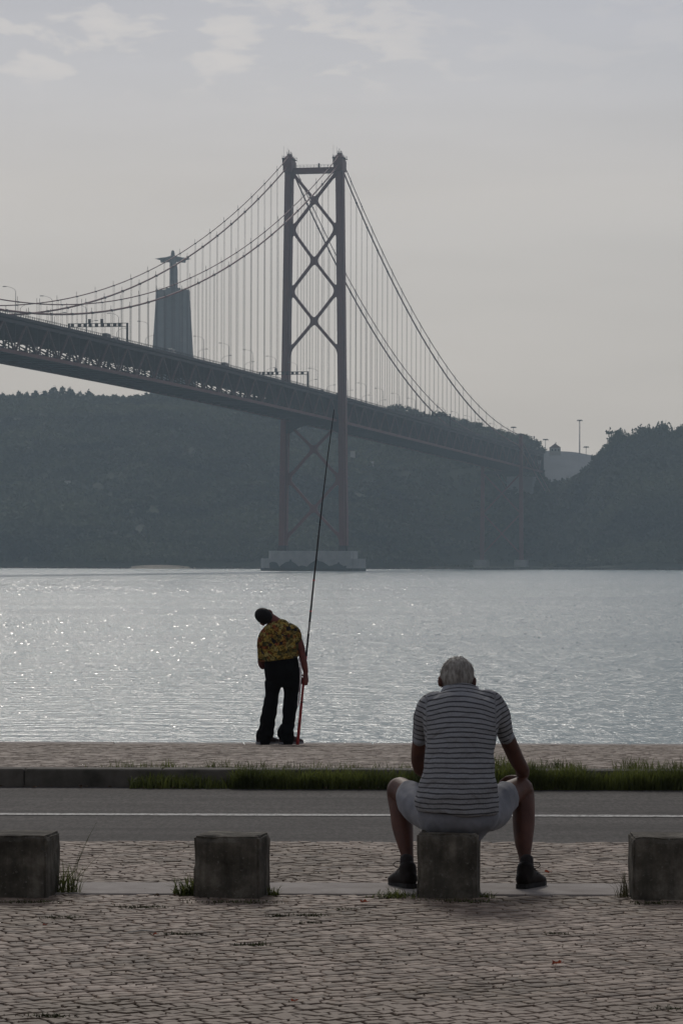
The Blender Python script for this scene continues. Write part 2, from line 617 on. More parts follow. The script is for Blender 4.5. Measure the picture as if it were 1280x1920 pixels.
JD = 0.012
pave_near = sheet('cobbled_pavement', -60, 60, -20, 16.56, lambda y: ZG - JD, MT['joint'])
pave_strip = sheet('cobbled_verge', -60, 60, 17.16, Y_ROAD0, lambda y: ZG - JD, MT['joint'])
prom = sheet('promenade', -60, 60, Y_K1 + 0.03, Y_QUAY - 0.35, lambda y: zprom(y) - JD, MT['joint'])
road = sheet('road', -60, 60, Y_ROAD0 + 0.002, Y_ROAD1, lambda y: ZG - 0.012, MT['asphalt'], th=0.4)

g = MB().box((-60, Y_ROAD0 - 0.035, ZG - 0.10), (60, Y_ROAD0 - 0.004, ZG - 0.016))
tag(g.build('road_edge_seam', MT['joint']), kind='structure')

# painted line with ragged edges
g = MB()
v, f = [], []
n = 700
for i in range(n + 1):
    x = -12 + 24 * i / n
    a_ = 21.79 + 0.02 * hsh(x * 9, 1.0, 0.0) + 0.010 * hsh(x * 31, 5.0, 0.0)
    b_ = 21.95 + 0.02 * hsh(x * 9, 2.0, 7.0) + 0.012 * hsh(x * 35, 9.0, 3.0)
    v += [(x, a_, ZG - 0.012 + 0.004), (x, b_, ZG - 0.012 + 0.004)]
    if i:
        f.append((2 * i - 2, 2 * i, 2 * i + 1, 2 * i - 1))
g.add(v, f)
tag(g.build('lane_marking', MT['paint'], road), 'worn white painted lane line along the grey road')


# ---- setts: jittered quads on a rotated lattice, each a pillow-topped stone
def setts(x0, x1, y0, y1, cell, ang, zf, seed, avoid=()):
    """hand-laid broken courses: wandering course lines, staggered joints"""
    rs = np.random.RandomState(seed)
    ca, sa = math.cos(ang), math.sin(ang)
    d = math.hypot(x1 - x0, y1 - y0)
    cx, cy = (x0 + x1) / 2, (y0 + y1) / 2
    n_ = int(d / cell / 2) + 3

    def vline(j, u):
        return (j + 0.16 * math.sin(u * 2.1 + j * 1.7 + seed) + 0.13 * math.sin(u * 11.0 + j * 2.9) + 0.10 * math.sin(u * 29.0 + j * 5.3)) * cell

    stones = []
    for j in range(-n_, n_):
        u = -n_ * cell + rs.rand() * cell
        sl = (rs.rand() - 0.5) * cell * 0.25
        while u < n_ * cell:
            L_ = cell * rs.uniform(0.78, 1.36)
            s2 = (rs.rand() - 0.5) * cell * 0.42
            q = []
            for (uu, jj) in ((u - sl, j), (u + L_ - s2, j), (u + L_ + s2, j + 1), (u + sl, j + 1)):
                vv = vline(jj, uu)
                q.append((cx + uu * ca - vv * sa, cy + uu * sa + vv * ca))
            u += L_
            sl = s2
            mx = sum(p[0] for p in q) / 4
            my = sum(p[1] for p in q) / 4
            if not (x0 < mx < x1) or my < y0 or my > y1:
                continue
            q = [(p[0], min(max(p[1], y0), y1)) for p in q]
            stones.append((mx, my, q))
    return stones


def stone_geo(q, mx, my, zf, rs, gap):
    """8 + 4 verts: base ring, shoulder ring, pillow top"""
    lift = rs.uniform(-0.0025, 0.0025)
    tx, ty = rs.uniform(-0.03, 0.03), rs.uniform(-0.03, 0.03)
    v = []
    for shrink, dz in ((gap, -0.022), (gap, -0.003), (gap + 0.08, 0.0)):
        for (px, py) in q:
            x = mx + (px - mx) * (1 - shrink)
            y = my + (py - my) * (1 - shrink)
            v.append((x, y, zf(y) + dz + lift + (x - mx) * tx + (y - my) * ty))
    f = [(8, 9, 10, 11)]
    for r in (0, 4):
        for k in range(4):
            k2 = (k + 1) % 4
            f.append((r + k, r + k2, r + 4 + k2, r + 4 + k))
    return v, f


def lay(parent, stones, zf, seed, nparts=300, gap=0.12, mm='stone'):
    rs = random.Random(seed)
    fr = [s for s in stones if abs(s[0]) < s[1] * 0.101 and s[1] > 11.9]
    fr.sort(key=lambda s: s[1])
    ids = set(id(s) for s in fr[:nparts])
    allv, allf = [], []
    for s in stones:
        mx, my, q = s
        gp = gap * rs.uniform(0.7, 1.5)
        v_, f_ = stone_geo(q, mx, my, zf, rs, gp)
        if id(s) in ids:
            me = bpy.data.meshes.new('stone')
            me.from_pydata([(a - mx, b - my, c - zf(my)) for a, b, c in v_], [], f_)
            o = link('stone', me, MT[mm], parent)
            o.location = (mx, my, zf(my))
        else:
            b = len(allv)
            allv += v_
            allf += [tuple(i + b for i in k) for k in f_]
    me = np_mesh('setts', allv, allf)
    o = link('setts', me, MT[mm], parent)
    tag(o, kind='stuff')


flat = lambda y: ZG
lay(pave_near, setts(-3.0, 3.0, 10.6, 16.56, 0.070, R(34), flat, 3), flat, 1)
lay(pave_strip, setts(-3.6, 3.6, 17.16, Y_ROAD0 - 0.03, 0.074, R(34), flat, 5), flat, 2)
lay(prom, setts(-6.2, 6.2, Y_K1 + 0.04, Y_QUAY - 0.37, 0.090, R(34), zprom, 8), zprom, 3, mm='stone_pale')

# flush concrete edging behind the blocks
edge = empty('flush_kerb', (0, 16.86, ZG))
tag(edge, kind='structure')
x = -12.9
while x < 9.0:
    L_ = 3.1
    g = MB().box((x, -0.285, -0.2), (x + L_ - 0.008, 0.285, 0.004 + 0.003 * rnd.random()))
    g.build('kerb_stone', MT['kerb'], edge, bevel=0.008)
    x += L_
g = MB().box((-60, -0.29, -0.22), (60, 0.29, -0.02))
g.build('kerb_bed', MT['kerb_dark'], edge)

# raised kerb along the promenade
rk = empty('raised_kerb', (0, Y_K0, ZG))
tag(rk, kind='structure')
x = -14.3
while x < 14:
    L_ = 1.0
    g = MB().box((x, 0.004 + 0.004 * rnd.random(), -0.1), (x + L_ - 0.006, 0.225, 0.118 + 0.004 * rnd.random()))
    g.build('kerb_stone', MT['kerb_dark'], rk, bevel=0.014)
    x += L_
g = MB().box((-60, 0.03, -0.3), (60, 0.27, 0.07))
g.build('kerb_bed', MT['kerb_dark'], rk)

# quay coping
cp = empty('quay_coping', (0, Y_QUAY, zprom(Y_QUAY)))
tag(cp, kind='structure')
x = -20.35
while x < 20:
    L_ = 1.48
    g = MB().box((x, -0.35, -0.35), (x + L_ - 0.012, 0.12, 0.006 + 0.006 * rnd.random()))
    g.build('coping_stone', MT['kerb'], cp, bevel=0.012)
    x += L_
qw = MB().box((-60, Y_QUAY - 0.2, -0.9), (60, Y_QUAY + 0.05, zprom(Y_QUAY) - 0.36))
tag(qw.build('quay_wall', MT['kerb_dark']), kind='structure')

# ------------------------------------------------------------------ water
wm = bpy.data.materials.new('river_water')
wm.use_nodes = True
t = wm.node_tree
b = t.nodes['Principled BSDF']
b.inputs['Base Color'].default_value = (0.04, 0.125, 0.15, 1)
b.inputs['Roughness'].default_value = 0.22
b.inputs['IOR'].default_value = 1.33
geo = N(t, 'ShaderNodeNewGeometry')
m1 = N(t, 'ShaderNodeMapping')
m1.inputs['Scale'].default_value = (0.55, 0.8, 1)
t.links.new(geo.outputs['Position'], m1.inputs[0])
n1 = N(t, 'ShaderNodeTexNoise')
n1.inputs['Scale'].default_value = 1.0
n1.inputs['Detail'].default_value = 4
n1.inputs['Roughness'].default_value = 0.6
t.links.new(m1.outputs[0], n1.inputs['Vector'])
n2 = N(t, 'ShaderNodeTexNoise')
n2.inputs['Scale'].default_value = 5.0
n2.inputs['Detail'].default_value = 3
n2.inputs['Roughness'].default_value = 0.6
t.links.new(m1.outputs[0], n2.inputs['Vector'])
n3 = N(t, 'ShaderNodeTexNoise')
n3.inputs['Scale'].default_value = 0.012
n3.inputs['Detail'].default_value = 3
m3 = N(t, 'ShaderNodeMapping')
m3.inputs['Scale'].default_value = (1.0, 2.2, 1)
t.links.new(geo.outputs['Position'], m3.inputs[0])
t.links.new(m3.outputs[0], n3.inputs['Vector'])
r3 = ramp(t, [(0.35, 0.65), (0.65, 1.1)])
t.links.new(n3.outputs['Fac'], r3.inputs[0])
b1 = N(t, 'ShaderNodeBump')
b1.inputs['Distance'].default_value = 0.46
t.links.new(n1.outputs['Fac'], b1.inputs['Height'])
t.links.new(r3.outputs[0], b1.inputs['Strength'])
b2 = N(t, 'ShaderNodeBump')
b2.inputs['Distance'].default_value = 0.08
t.links.new(n2.outputs['Fac'], b2.inputs['Height'])
t.links.new(r3.outputs[0], b2.inputs['Strength'])
t.links.new(b1.outputs[0], b2.inputs['Normal'])
t.links.new(b2.outputs[0], b.inputs['Normal'])
g = MB()
g.add([(-1500, Y_QUAY, 0), (1500, Y_QUAY, 0), (1500, 2600, 0), (-1500, 2600, 0)], [(0, 1, 2, 3)])
river = g.build('river_water', wm)
tag(river, kind='structure')
# wind chop: small ridges of water standing on the surface, slopes drawn at random
cw = mat('wavelet_water', (0.06, 0.12, 0.135), 0.05, 0.05, 1, spec=0.5)
rw = np.random.RandomState(77)
NW = 42000
yw = 42 * (1100 / 42) ** rw.rand(NW)
yw[:3500] = 555 + 28 * rw.randn(3500)
xw = (rw.rand(NW) * 2 - 1) * (0.115 * yw + 4)
gust = np.array([mn.noise(Vector((a_ * 0.012, b_ * 0.006, 2.0))) for a_, b_ in zip(xw, yw)])
keep = rw.rand(NW) < 0.55 + 1.2 * gust
yw, xw = yw[keep], xw[keep]
NW = len(yw)
tl = np.radians(np.clip(rw.randn(NW) * 6.0 + 10.0, 3, 26))
sl = np.radians(rw.randn(NW) * 5.0)
ln_ = (0.032 + 0.058 * rw.rand(NW) ** 2) * (0.75 + yw / 230)
wd_ = ln_ * (0.40 + 0.40 * rw.rand(NW))
hh_ = np.tan(tl) * ln_
sx_ = np.tan(sl) * wd_
Vw = np.zeros((NW, 6, 3))
for k_, (fx, fy) in enumerate(((-1, -1), (1, -1), (-1, 0), (1, 0), (-1, 1), (1, 1))):
    Vw[:, k_, 0] = xw + fx * wd_ * (1 if fy == 0 else 0.6)
    Vw[:, k_, 1] = yw + fy * ln_
    Vw[:, k_, 2] = 0.004 + (hh_ if fy == 0 else 0) + fx * sx_ * 0.5 + np.abs(sx_) * 0.5
Iw = (np.arange(NW) * 6)[:, None]
Fw = np.concatenate([Iw + np.array([[0, 1, 3, 2]]), Iw + np.array([[2, 3, 5, 4]])])
wv = link('wavelets', np_mesh('wavelets', Vw.reshape(-1, 3), Fw), cw, river)
tag(wv, kind='stuff')

# ------------------------------------------------------------------ far shore terrain
RT = [(-4000, 748, 2330), (-600, 750, 2330), (0, 752, 2330), (280, 753, 2340), (400, 754, 2340), (640, 768, 2330), (690, 774, 2320), (730, 781, 2310),
      (780, 791, 2300), (840, 799, 2280), (900, 815, 2250), (960, 830, 2230), (990, 845, 2200), (1004, 880, 2180), (1014, 912, 2170), (1036, 914, 2160), (1060, 912, 2130),
      (1080, 902, 2110), (1105, 878, 2100), (1125, 858, 2090), (1150, 840, 2080), (1190, 828, 2080), (1280, 822, 2090), (1700, 815, 2120), (5000, 800, 2200)]
RTX = [((p - 640) * Yr / F, ZC + (HOR - (y - 0.0031 * (p - 640))) * Yr / F, Yr) for p, y, Yr in RT]
_rx = [a for a, _, _ in RTX]
_rz = [a for _, a, _ in RTX]
_ry = [a for _, _, a in RTX]


def shoreY(X):
    return 1850 + 25 * math.sin(X * 0.011) + 12 * mn.noise(Vector((X * 0.02, 0, 0)))


def terr(X, Y):
    # low apron round the footings of the side pier
    k_ = max(0.0, 1 - abs(X - 97) / 70.0)
    if k_ > 0 and shoreY(X) < Y:
        k_ = k_ * k_ * (3 - 2 * k_)
        lim = 1.2 + max(0, Y - 2018) * 0.62
        z_ = terr0(X, Y)
        return z_ * (1 - min(1, k_ * 2.2)) + min(z_, lim) * min(1, k_ * 2.2)
    return terr0(X, Y)


def terr0(X, Y):
    u_ = X * 2200 / Y if Y > 100 else X
    rz = np.interp(X, _rx, _rz)
    ry = np.interp(X, _rx, _ry)
    ys = shoreY(X)
    tt = (Y - ys) / (ry - ys)
    if tt < 0:
        return -1.5
    n1_ = mn.fractal(Vector((X * 0.006, Y * 0.006, 1.7)), 0.8, 2.0, 5)
    if tt < 1:
        s_ = 0.58 * tt ** 0.72 + 0.42 * (tt * tt * (3 - 2 * tt))
        gully = abs(mn.noise(Vector((X * 0.014, Y * 0.004, 9.1))))
        return rz * s_ + (n1_ * 9 - gully * 16) * tt * (1 - tt) * 3.2 + 1.0
    return rz * (1 - 0.12 * (tt - 1)) + 1.0


nx, ny = 170, 64
xs = np.sinh(np.linspace(-2.4, 2.4, nx)) / math.sinh(2.4) * 1300 + 20
V = np.zeros((nx, ny, 3))
for i, X in enumerate(xs):
    ys, ry = shoreY(X), np.interp(X, _rx, _ry)
    for j in range(ny):
        if j == 0:
            Y = ys - 2
        else:
            Y = ys + (ry - ys) * (j - 1) / (ny - 8) if j < ny - 7 else ry + (2580 - ry) * (j - (ny - 7)) / 6
        V[i, j] = (X, Y, terr(X, Y))
I = np.arange(nx * ny).reshape(nx, ny)
Fq = np.stack([I[:-1, :-1], I[1:, :-1], I[1:, 1:], I[:-1, 1:]], -1).reshape(-1, 4)
hill = link('hillside', np_mesh('hillside', V.reshape(-1, 3), Fq), MT['hill'], smooth=True)
tag(hill, kind='structure')


# leafy clump: many small faces through a lumpy dome
def clump(n_, seed, rx=1.0, rz=1.0, leaf=0.3, cone=0.0, lumps=5, hollow=0.45, base=-0.2):
    rs = np.random.RandomState(seed)
    L_ = rs.randn(lumps, 3)
    L_ /= np.linalg.norm(L_, axis=1)[:, None]
    L_ *= 0.48
    L_[:, 2] = np.abs(L_[:, 2]) if base > -0.5 else L_[:, 2]
    V_, F_ = [], []
    for i in range(n_):
        c = L_[rs.randint(lumps)]
        d = rs.randn(3)
        d /= np.linalg.norm(d)
        p = c + d * (hollow + (0.58 - hollow) * rs.rand()) * (0.7 + 0.6 * rs.rand())
        if p[2] < base:
            p[2] = base + rs.rand() * 0.2
        if cone:
            k = 1 - cone * max(0, (p[2] + 0.4)) / 1.4
            p[0] *= k
            p[1] *= k
        p = p * np.array([rx, rx, rz])
        a = rs.randn(3)
        a /= np.linalg.norm(a)
        b_ = np.cross(a, rs.randn(3))
        b_ /= np.linalg.norm(b_)
        s_ = leaf * (0.6 + 0.8 * rs.rand())
        k = len(V_)
        V_ += [p - a * s_ - b_ * s_ * 0.6, p + a * s_ * 0.8 - b_ * s_ * 0.5, p + a * s_ + b_ * s_ * 0.6, p - a * s_ * 0.7 + b_ * s_ * 0.7]
        F_.append((k, k + 1, k + 2, k + 3))
    return np.array(V_), np.array(F_)


# forest cover on the slopes (uncountable scrub)
protos = [clump(26, 100 + k, 1, 0.8, 0.34, lumps=4) for k in range(8)]
VV, FF, off = [], [], 0
rs = np.random.RandomState(5)
cnt = 0
while cnt < 26000:
    X = rs.uniform(-330, 330)
    ys, ry = shoreY(X), np.interp(X, _rx, _ry)
    tt = rs.rand() * 1.02 if cnt % 6 else rs.rand() * 0.10
    Y = ys + 6 + (ry - ys - 6) * tt
    dens = mn.noise(Vector((X * 0.02, Y * 0.012, 4.0)))
    if dens < -0.3 and rs.rand() < 0.35:
        continue
    z = terr(X, Y)
    v_, f_ = protos[rs.randint(8)]
    s_ = rs.uniform(1.6, 4.0) * (0.8 + 0.5 * (dens + 0.5))
    if z < 8:
        s_ *= 0.75 if abs(X - 97) > 50 else 0.4
    if abs(X - 97) < 24 and Y < 2022:
        continue
    a = rs.rand() * 6.28
    ca, sa = math.cos(a), math.sin(a)
    p = v_ * s_
    q = np.empty_like(p)
    q[:, 0] = p[:, 0] * ca - p[:, 1] * sa + X
    q[:, 1] = p[:, 0] * sa + p[:, 1] * ca + Y
    q[:, 2] = p[:, 2] + z + s_ * 0.15
    VV.append(q)
    FF.append(f_ + off)
    off += len(q)
    cnt += 1
forest = link('forest_cover', np_mesh('forest_cover', np.concatenate(VV), np.concatenate(FF)), MT['scrub'])
tag(forest, 'dense green scrub and trees covering the far river bank', 'woodland', kind='stuff')

# shore rocks and beach
g = MB()
rs2 = random.Random(4)
for i in range(1500):
    X = rs2.uniform(-260, 260)
    Y = shoreY(X) - 2 + rs2.uniform(-2, 6)
    s_ = rs2.uniform(0.4, 1.6)
    pts = []
    for k in range(8):
        pts.append((X + s_ * ((k & 1) * 2 - 1) * rs2.uniform(0.5, 1), Y + s_ * ((k >> 1 & 1) * 2 - 1) * rs2.uniform(0.5, 1), s_ * ((k >> 2) * 1.1 - 0.3) * rs2.uniform(0.6, 1)))
    g.add(pts, [(0, 2, 3, 1), (4, 5, 7, 6), (0, 1, 5, 4), (1, 3, 7, 5), (3, 2, 6, 7), (2, 0, 4, 6)])
tag(g.build('shore_rocks', MT['rock']), 'dark tumbled rocks along the far waterline', 'rocks', kind='stuff')
g = MB()
v, f = [], []
for i in range(31):
    px = 225 + (375 - 225) * i / 30
    X = (px - 640) * 1835 / F
    wv = math.sin(math.pi * i / 30) ** 0.6
    y0 = shoreY(X) - 9 * wv - 1
    v += [(X, y0, -0.05), (X, y0 + 4 * wv + 0.2, 0.9 * wv + 0.05), (X, y0 + 14 * wv + 1, 2.2 * wv + 0.2), (X, y0 + 16, -1)]
    if i:
        k = 4 * i
        for q in range(3):
            f.append((k - 4 + q, k + q, k + q + 1, k - 3 + q))
g.add(v, f)
tag(g.build('beach', MT['sand']), kind='structure')

# concrete-faced road cutting seen through the gap in the ridge
g = MB()
v, f = [], []
prof = [(985, 838), (1005, 842), (1025, 845), (1050, 846), (1070, 847), (1085, 849), (1100, 852), (1112, 854), (1125, 858), (1150, 866)]
for (px, py) in prof:
    p = at(px, py, 2260)
    q = at(px - 8, 925, 2200)
    r_ = at(px, py, 2260) + Vector((0, 60, 2))
    v += [q + Vector((0, 0, -8)), q, p, r_]
for i in range(len(prof) - 1):
    for k in range(3):
        f.append((4 * i + k, 4 * i + 4 + k, 4 * i + 5 + k, 4 * i + 1 + k))
g.add(v, f)
tag(g.build('road_cutting', MT['slope'], smooth=False), kind='structure')


# ------------------------------------------------------------------ individual trees
def tree_meshes(kind, seed):
    if kind == 'pine':
        v_, f_ = clump(300, seed, 0.42, 0.62, 0.07, cone=0.75, lumps=7, base=-0.55)
        v_[:, 2] += 0.58
    elif kind == 'round':
        v_, f_ = clump(420, seed, 0.50, 0.40, 0.06, lumps=8, hollow=0.35, base=-0.6)
        v_[:, 2] += 0.62
    else:
        v_, f_ = clump(420, seed, 0.62, 0.42, 0.06, lumps=9, hollow=0.3, base=-0.6)
        v_[:, 2] += 0.60
    crown_ = np_mesh('crown', v_, f_)
    tb = MB()
    tb.tube([(0, 0, -0.12), (0.01, 0, 0.2), (-0.01, 0.01, 0.45), (0.01, 0, 0.7)], [0.035, 0.028, 0.02, 0.008], 6)
    rs_ = random.Random(seed)
    for k in range(4):
        a_ = rs_.random() * 6.28
        h_ = 0.3 + 0.1 * k
        tb.tube([(0, 0, h_), (0.14 * math.cos(a_), 0.14 * math.sin(a_), h_ + 0.10), (0.24 * math.cos(a_), 0.24 * math.sin(a_), h_ + 0.2)], [0.012, 0.008, 0.003], 5)
    return crown_, tb.mesh('trunk')


TM = {k: [tree_meshes(k, s0 + i * 13) for i in range(3)] for k, s0 in (('pine', 1), ('round', 50), ('wide', 90))}
for k in TM:
    for c_, t_ in TM[k]:
        c_.materials.append(MT['pine'] if k == 'pine' else MT['broad'])
        t_.materials.append(MT['bark'])

ORD = ['first', 'second', 'third', 'fourth', 'fifth', 'sixth', 'seventh', 'eighth', 'ninth', 'tenth', 'eleventh', 'twelfth', 'thirteenth', 'fourteenth',
       'fifteenth', 'sixteenth', 'seventeenth', 'eighteenth', 'nineteenth', 'twentieth', 'twenty-first', 'twenty-second', 'twenty-third', 'twenty-fourth',
       'twenty-fifth', 'twenty-sixth', 'twenty-seventh', 'twenty-eighth', 'twenty-ninth', 'thirtieth']


def put_tree(kind, px, top, Y, hpx, name, label, group, wide=1.0):
    p = at(px, top, Y)
    h = hpx * Y / F
    zb = p.z - h * 1.02
    c_, t_ = TM[kind][rnd.randrange(3)]
    e = empty(name, (p.x, Y, zb), rnd.random() * 6.28)
    s_ = h
    e.scale = (s_ * wide, s_ * wide, s_)
    tag(e, label, 'tree', group)
    link('crown', c_, None, e)
    link('trunk', t_, None, e)
    return e


lst = [(5, 739, 15), (14, 741, 13), (23, 740, 14), (36, 737, 17), (51, 738, 16), (60, 742, 12), (67, 736, 18), (83, 734, 20), (93, 741, 13), (102, 731, 22), (118, 730, 24),
       (132, 733, 20), (141, 742, 12), (150, 737, 16), (160, 742, 12), (169, 734, 19), (179, 742, 12), (188, 743, 12), (198, 746, 9), (217, 742, 14), (232, 747, 9), (245, 748, 9)]
for i, (px, top, h) in enumerate(lst):
    kd = 'pine' if h > 13 else 'round'
    put_tree(kd, px, top, 2345, h * 1.35, 'pine_tree', ('%s dark pine on the left ridge, %s from the left edge' % ('tall pointed' if h > 17 else 'short' if h < 13 else 'middling', ORD[i])),
             'trees on the left ridge', 1.45 if h > 13 else 1.6)
lst = [(722, 764, 15), (740, 757, 20), (756, 758, 19), (772, 764, 17), (786, 771, 12), (820, 770, 18), (838, 776, 16), (852, 781, 14), (866, 784, 14), (880, 788, 13), (893, 790, 15),
       (907, 797, 13), (920, 801, 13), (934, 803, 15), (947, 806, 14), (962, 812, 14), (976, 812, 17), (990, 815, 17), (1000, 822, 20), (1009, 836, 16)]
for i, (px, top, h) in enumerate(lst):
    kd = 'wide' if i % 3 else 'round'
    put_tree(kd, px, top, 2240, h * 1.3, 'broadleaf_tree', 'bushy tree on the ridge above the bridge deck, %s right of the red tower' % ORD[i], 'trees on the ridge behind the side span', 1.25)
lst = [(1112, 851, 11), (1121, 848, 12), (1129, 841, 15), (1137, 832, 20), (1146, 820, 24), (1152, 802, 30), (1168, 800, 32), (1177, 816, 24), (1188, 808, 26), (1197, 796, 30), (1211, 793, 32), (1226, 797, 26), (1238, 790, 32),
       (1252, 793, 28), (1264, 803, 24), (1280, 794, 28), (1300, 794, 30), (1150, 838, 24), (1180, 832, 26), (1216, 822, 28), (1246, 820, 28), (1272, 822, 26)]
for i, (px, top, h) in enumerate(lst):
    kd = 'wide' if i % 2 else 'round'
    put_tree(kd, px, top, 2070, h * 1.7, 'broadleaf_tree', 'full-crowned dark tree on the right hill, %s rightwards from the gap' % ORD[i], 'trees on the right hill', (0.62, 0.54, 0.70)[i % 3] if i < 17 else 0.9)

# house on the ridge and masts
p = at(1041, 845, 2230)
hs = empty('hilltop_house', (p.x, 2230, p.z - 1))
hs.scale = (0.62, 0.62, 0.66)
tag(hs, 'pale gabled house on the ridge beside the road cutting', 'house')
MB().box((-6.5, -4, -3), (5, 4, 4.4)).build('wall', MT['white'], hs)
MB().prism([(-7, -4.4, 4.4), (5.5, -4.4, 4.4), (-0.8, -4.4, 8.6)], (0, 8.8, 0), 'y').build('roof', MT['roof'], hs)
MB().box((-0.4, -2, 6), (0.4, -1, 10)).build('chimney', MT['white'], hs)
for xx in (-4.5, -1, 2.4):
    MB().box((xx, -4.08, 1.2), (xx + 1.2, -3.9, 2.9)).build('window', MT['glass'], hs)
for (px, tp, bt, lab) in ((1086, 788, 847, 'tall slender floodlight mast rising from the road cutting'), (1098, 838, 852, 'short light mast with flat head just right of the tallest mast'),
                          (1022, 824, 846, 'short light mast between the bridge end and the hilltop house'), (962, 801, 822, 'small light mast rising behind the end of the upper bridge cable')):
    a_ = at(px, tp, 2240)
    b_ = at(px, bt + 4, 2240)
    e = empty('light_mast', (a_.x, 2240, b_.z))
    h = a_.z - b_.z
    tag(e, lab, 'light mast', 'light masts on the far ridge')
    MB().tube([(0, 0, 0), (0, 0, h)], [0.42, 0.26] if h > 15 else [0.2, 0.15], 8).build('pole', MT['galv'], e)
    g = MB().box((-1.5, -0.6, h - 0.1), (1.5, 0.6, h + 0.35))
    for k in (-1.5, -0.5, 0.5, 1.5):
        g.box((k - 0.35, -0.9, h - 0.6), (k + 0.35, -0.3, h))
    g.build('lamp_head', MT['sign'], e)
for (px, py, ww, hh, lab) in ((661, 853, 3, 2.2, 'tiny pale hut on the slope just right of the tower'), (690, 869, 7, 1.2, 'low whitish wall on the slope right of the tower'), (124, 905, 6, 1.0, 'low pale retaining wall on the left slope')):
    # find where the line of sight meets the slope
    Y = 1860
    while Y < 2320:
        p = at(px, py, Y)
        if terr(p.x, Y) >= p.z:
            break
        Y += 2
    e = empty('hillside_wall' if ww > 4 else 'hillside_hut', (p.x, Y - 6, p.z))
    tag(e, lab, 'wall' if ww > 4 else 'hut')
    MB().box((-ww / 2, 0, -4), (ww / 2, 3, hh)).build('wall', MT['white'], e)
    MB().box((-ww / 2 - 0.2, -0.2, hh), (ww / 2 + 0.2, 3.2, hh + 0.25)).build('coping', MT['roof'], e)

# bird above the left ridge
p = at(73, 737, 1500)
bd = MB()
bd.tube([(-0.1, -0.5, 0), (0, 0, 0.03), (0.1, 0.5, 0)], [0.03, 0.13, 0.04], 6)
bd.add([(0, -0.15, 0.05), (0.9, -0.05, 0.4), (1.6, -0.2, 0.15), (0.8, 0.25, 0.3), (0, 0.2, 0.05), (0.8, 0.1, 0.25)], [(0, 1, 3, 4), (1, 2, 3), (0, 4, 5), (3, 5, 4)])
bd.add([(0, -0.15, 0.05), (-0.9, -0.05, 0.4), (-1.6, -0.2, 0.15), (-0.8, 0.25, 0.3), (0, 0.2, 0.05), (-0.8, 0.1, 0.25)], [(0, 4, 3, 1), (1, 3, 2), (0, 5, 4), (3, 4, 5)])
b_ = bd.build('bird', MT['sign'])
b_.location = p
tag(b_, 'small dark bird gliding above the left ridge pines', 'bird')

# ------------------------------------------------------------------ statue on its pedestal
YS = 2375.0
pc = at(324, 752, YS)
SP = YS / F
mon = empty('statue_monument', (pc.x, YS, pc.z - 3), 0)
tag(mon, 'robed figure with outstretched arms on a tall tapering pedestal', 'statue')
HP = (752 - 545) * SP + 3          # pedestal height
wt, wb = 30.5 * SP, 42.5 * SP       # half widths
MB().box((-43.5 * SP, -wb * 1.0, -6), (52 * SP, wb * 1.2, 16 * SP)).build('podium', MT['statue'], mon)
# four tapering pillars joined by recessed walls
for sx in (-1, 1):
    for sy in (-1, 1):
        g = MB()
        tw, bw = wt * 0.62, wb * 0.50
        x0b, x1b = sx * wb, sx * (wb - bw)
        x0t, x1t = sx * wt, sx * (wt - tw)
        y0b, y1b = sy * wb * 0.8, sy * (wb * 0.8 - bw * 0.8)
        y0t, y1t = sy * wt * 0.8, sy * (wt * 0.8 - tw * 0.8)
        v = [(x0b, y0b, 0), (x1b, y0b, 0), (x1b, y1b, 0), (x0b, y1b, 0), (x0t, y0t, HP - 3), (x1t, y0t, HP - 3), (x1t, y1t, HP - 3), (x0t, y1t, HP - 3)]
        f = [(0, 3, 2, 1), (4, 5, 6, 7), (0, 1, 5, 4), (1, 2, 6, 5), (2, 3, 7, 6), (3, 0, 4, 7)]
        g.add(v, f)
        g.build('pedestal_pillar', MT['statue'], mon)
MB().bar((0, 0, 0), (0, 0, HP - 3), wb * 1.50, wb * 1.1, (0, 1, 0), wt * 1.5, wt * 1.1).build('pedestal_core', MT['panel'], mon)
MB().box((-wt * 1.0, -wt * 0.85, HP - 3), (wt * 1.0, wt * 0.85, HP)).build('pedestal_top', MT['statue'], mon)
for x_ in np.arange(-0.8, 0.81, 0.4):
    MB().bar((x_ * wb, -wb * 0.815, 2), (x_ * wt, -wt * 0.82, HP - 6), 0.7, 0.5, (0, 1, 0)).build('pilaster', MT['panel'], mon)
g = MB()
for sx in (-1, 1):
    g.bar((sx * wt * 0.97, -wt * 0.8, HP + 1.0), (sx * wt * 0.97, wt * 0.8, HP + 1.0), 0.15, 0.15)
for sy in (-1, 1):
    g.bar((-wt * 0.97, sy * wt * 0.8, HP + 1.0), (wt * 0.97, sy * wt * 0.8, HP + 1.0), 0.15, 0.15)
    for k in range(13):
        xx = -wt * 0.97 + k * wt * 1.94 / 12
        g.bar((xx, sy * wt * 0.8, HP), (xx, sy * wt * 0.8, HP + 1.05), 0.15, 0.15)
g.build('parapet_railing', MT['statue'], mon)
MB().box((-5, -5, HP), (5, 5, HP + 1.6)).build('plinth', MT['statue'], mon)


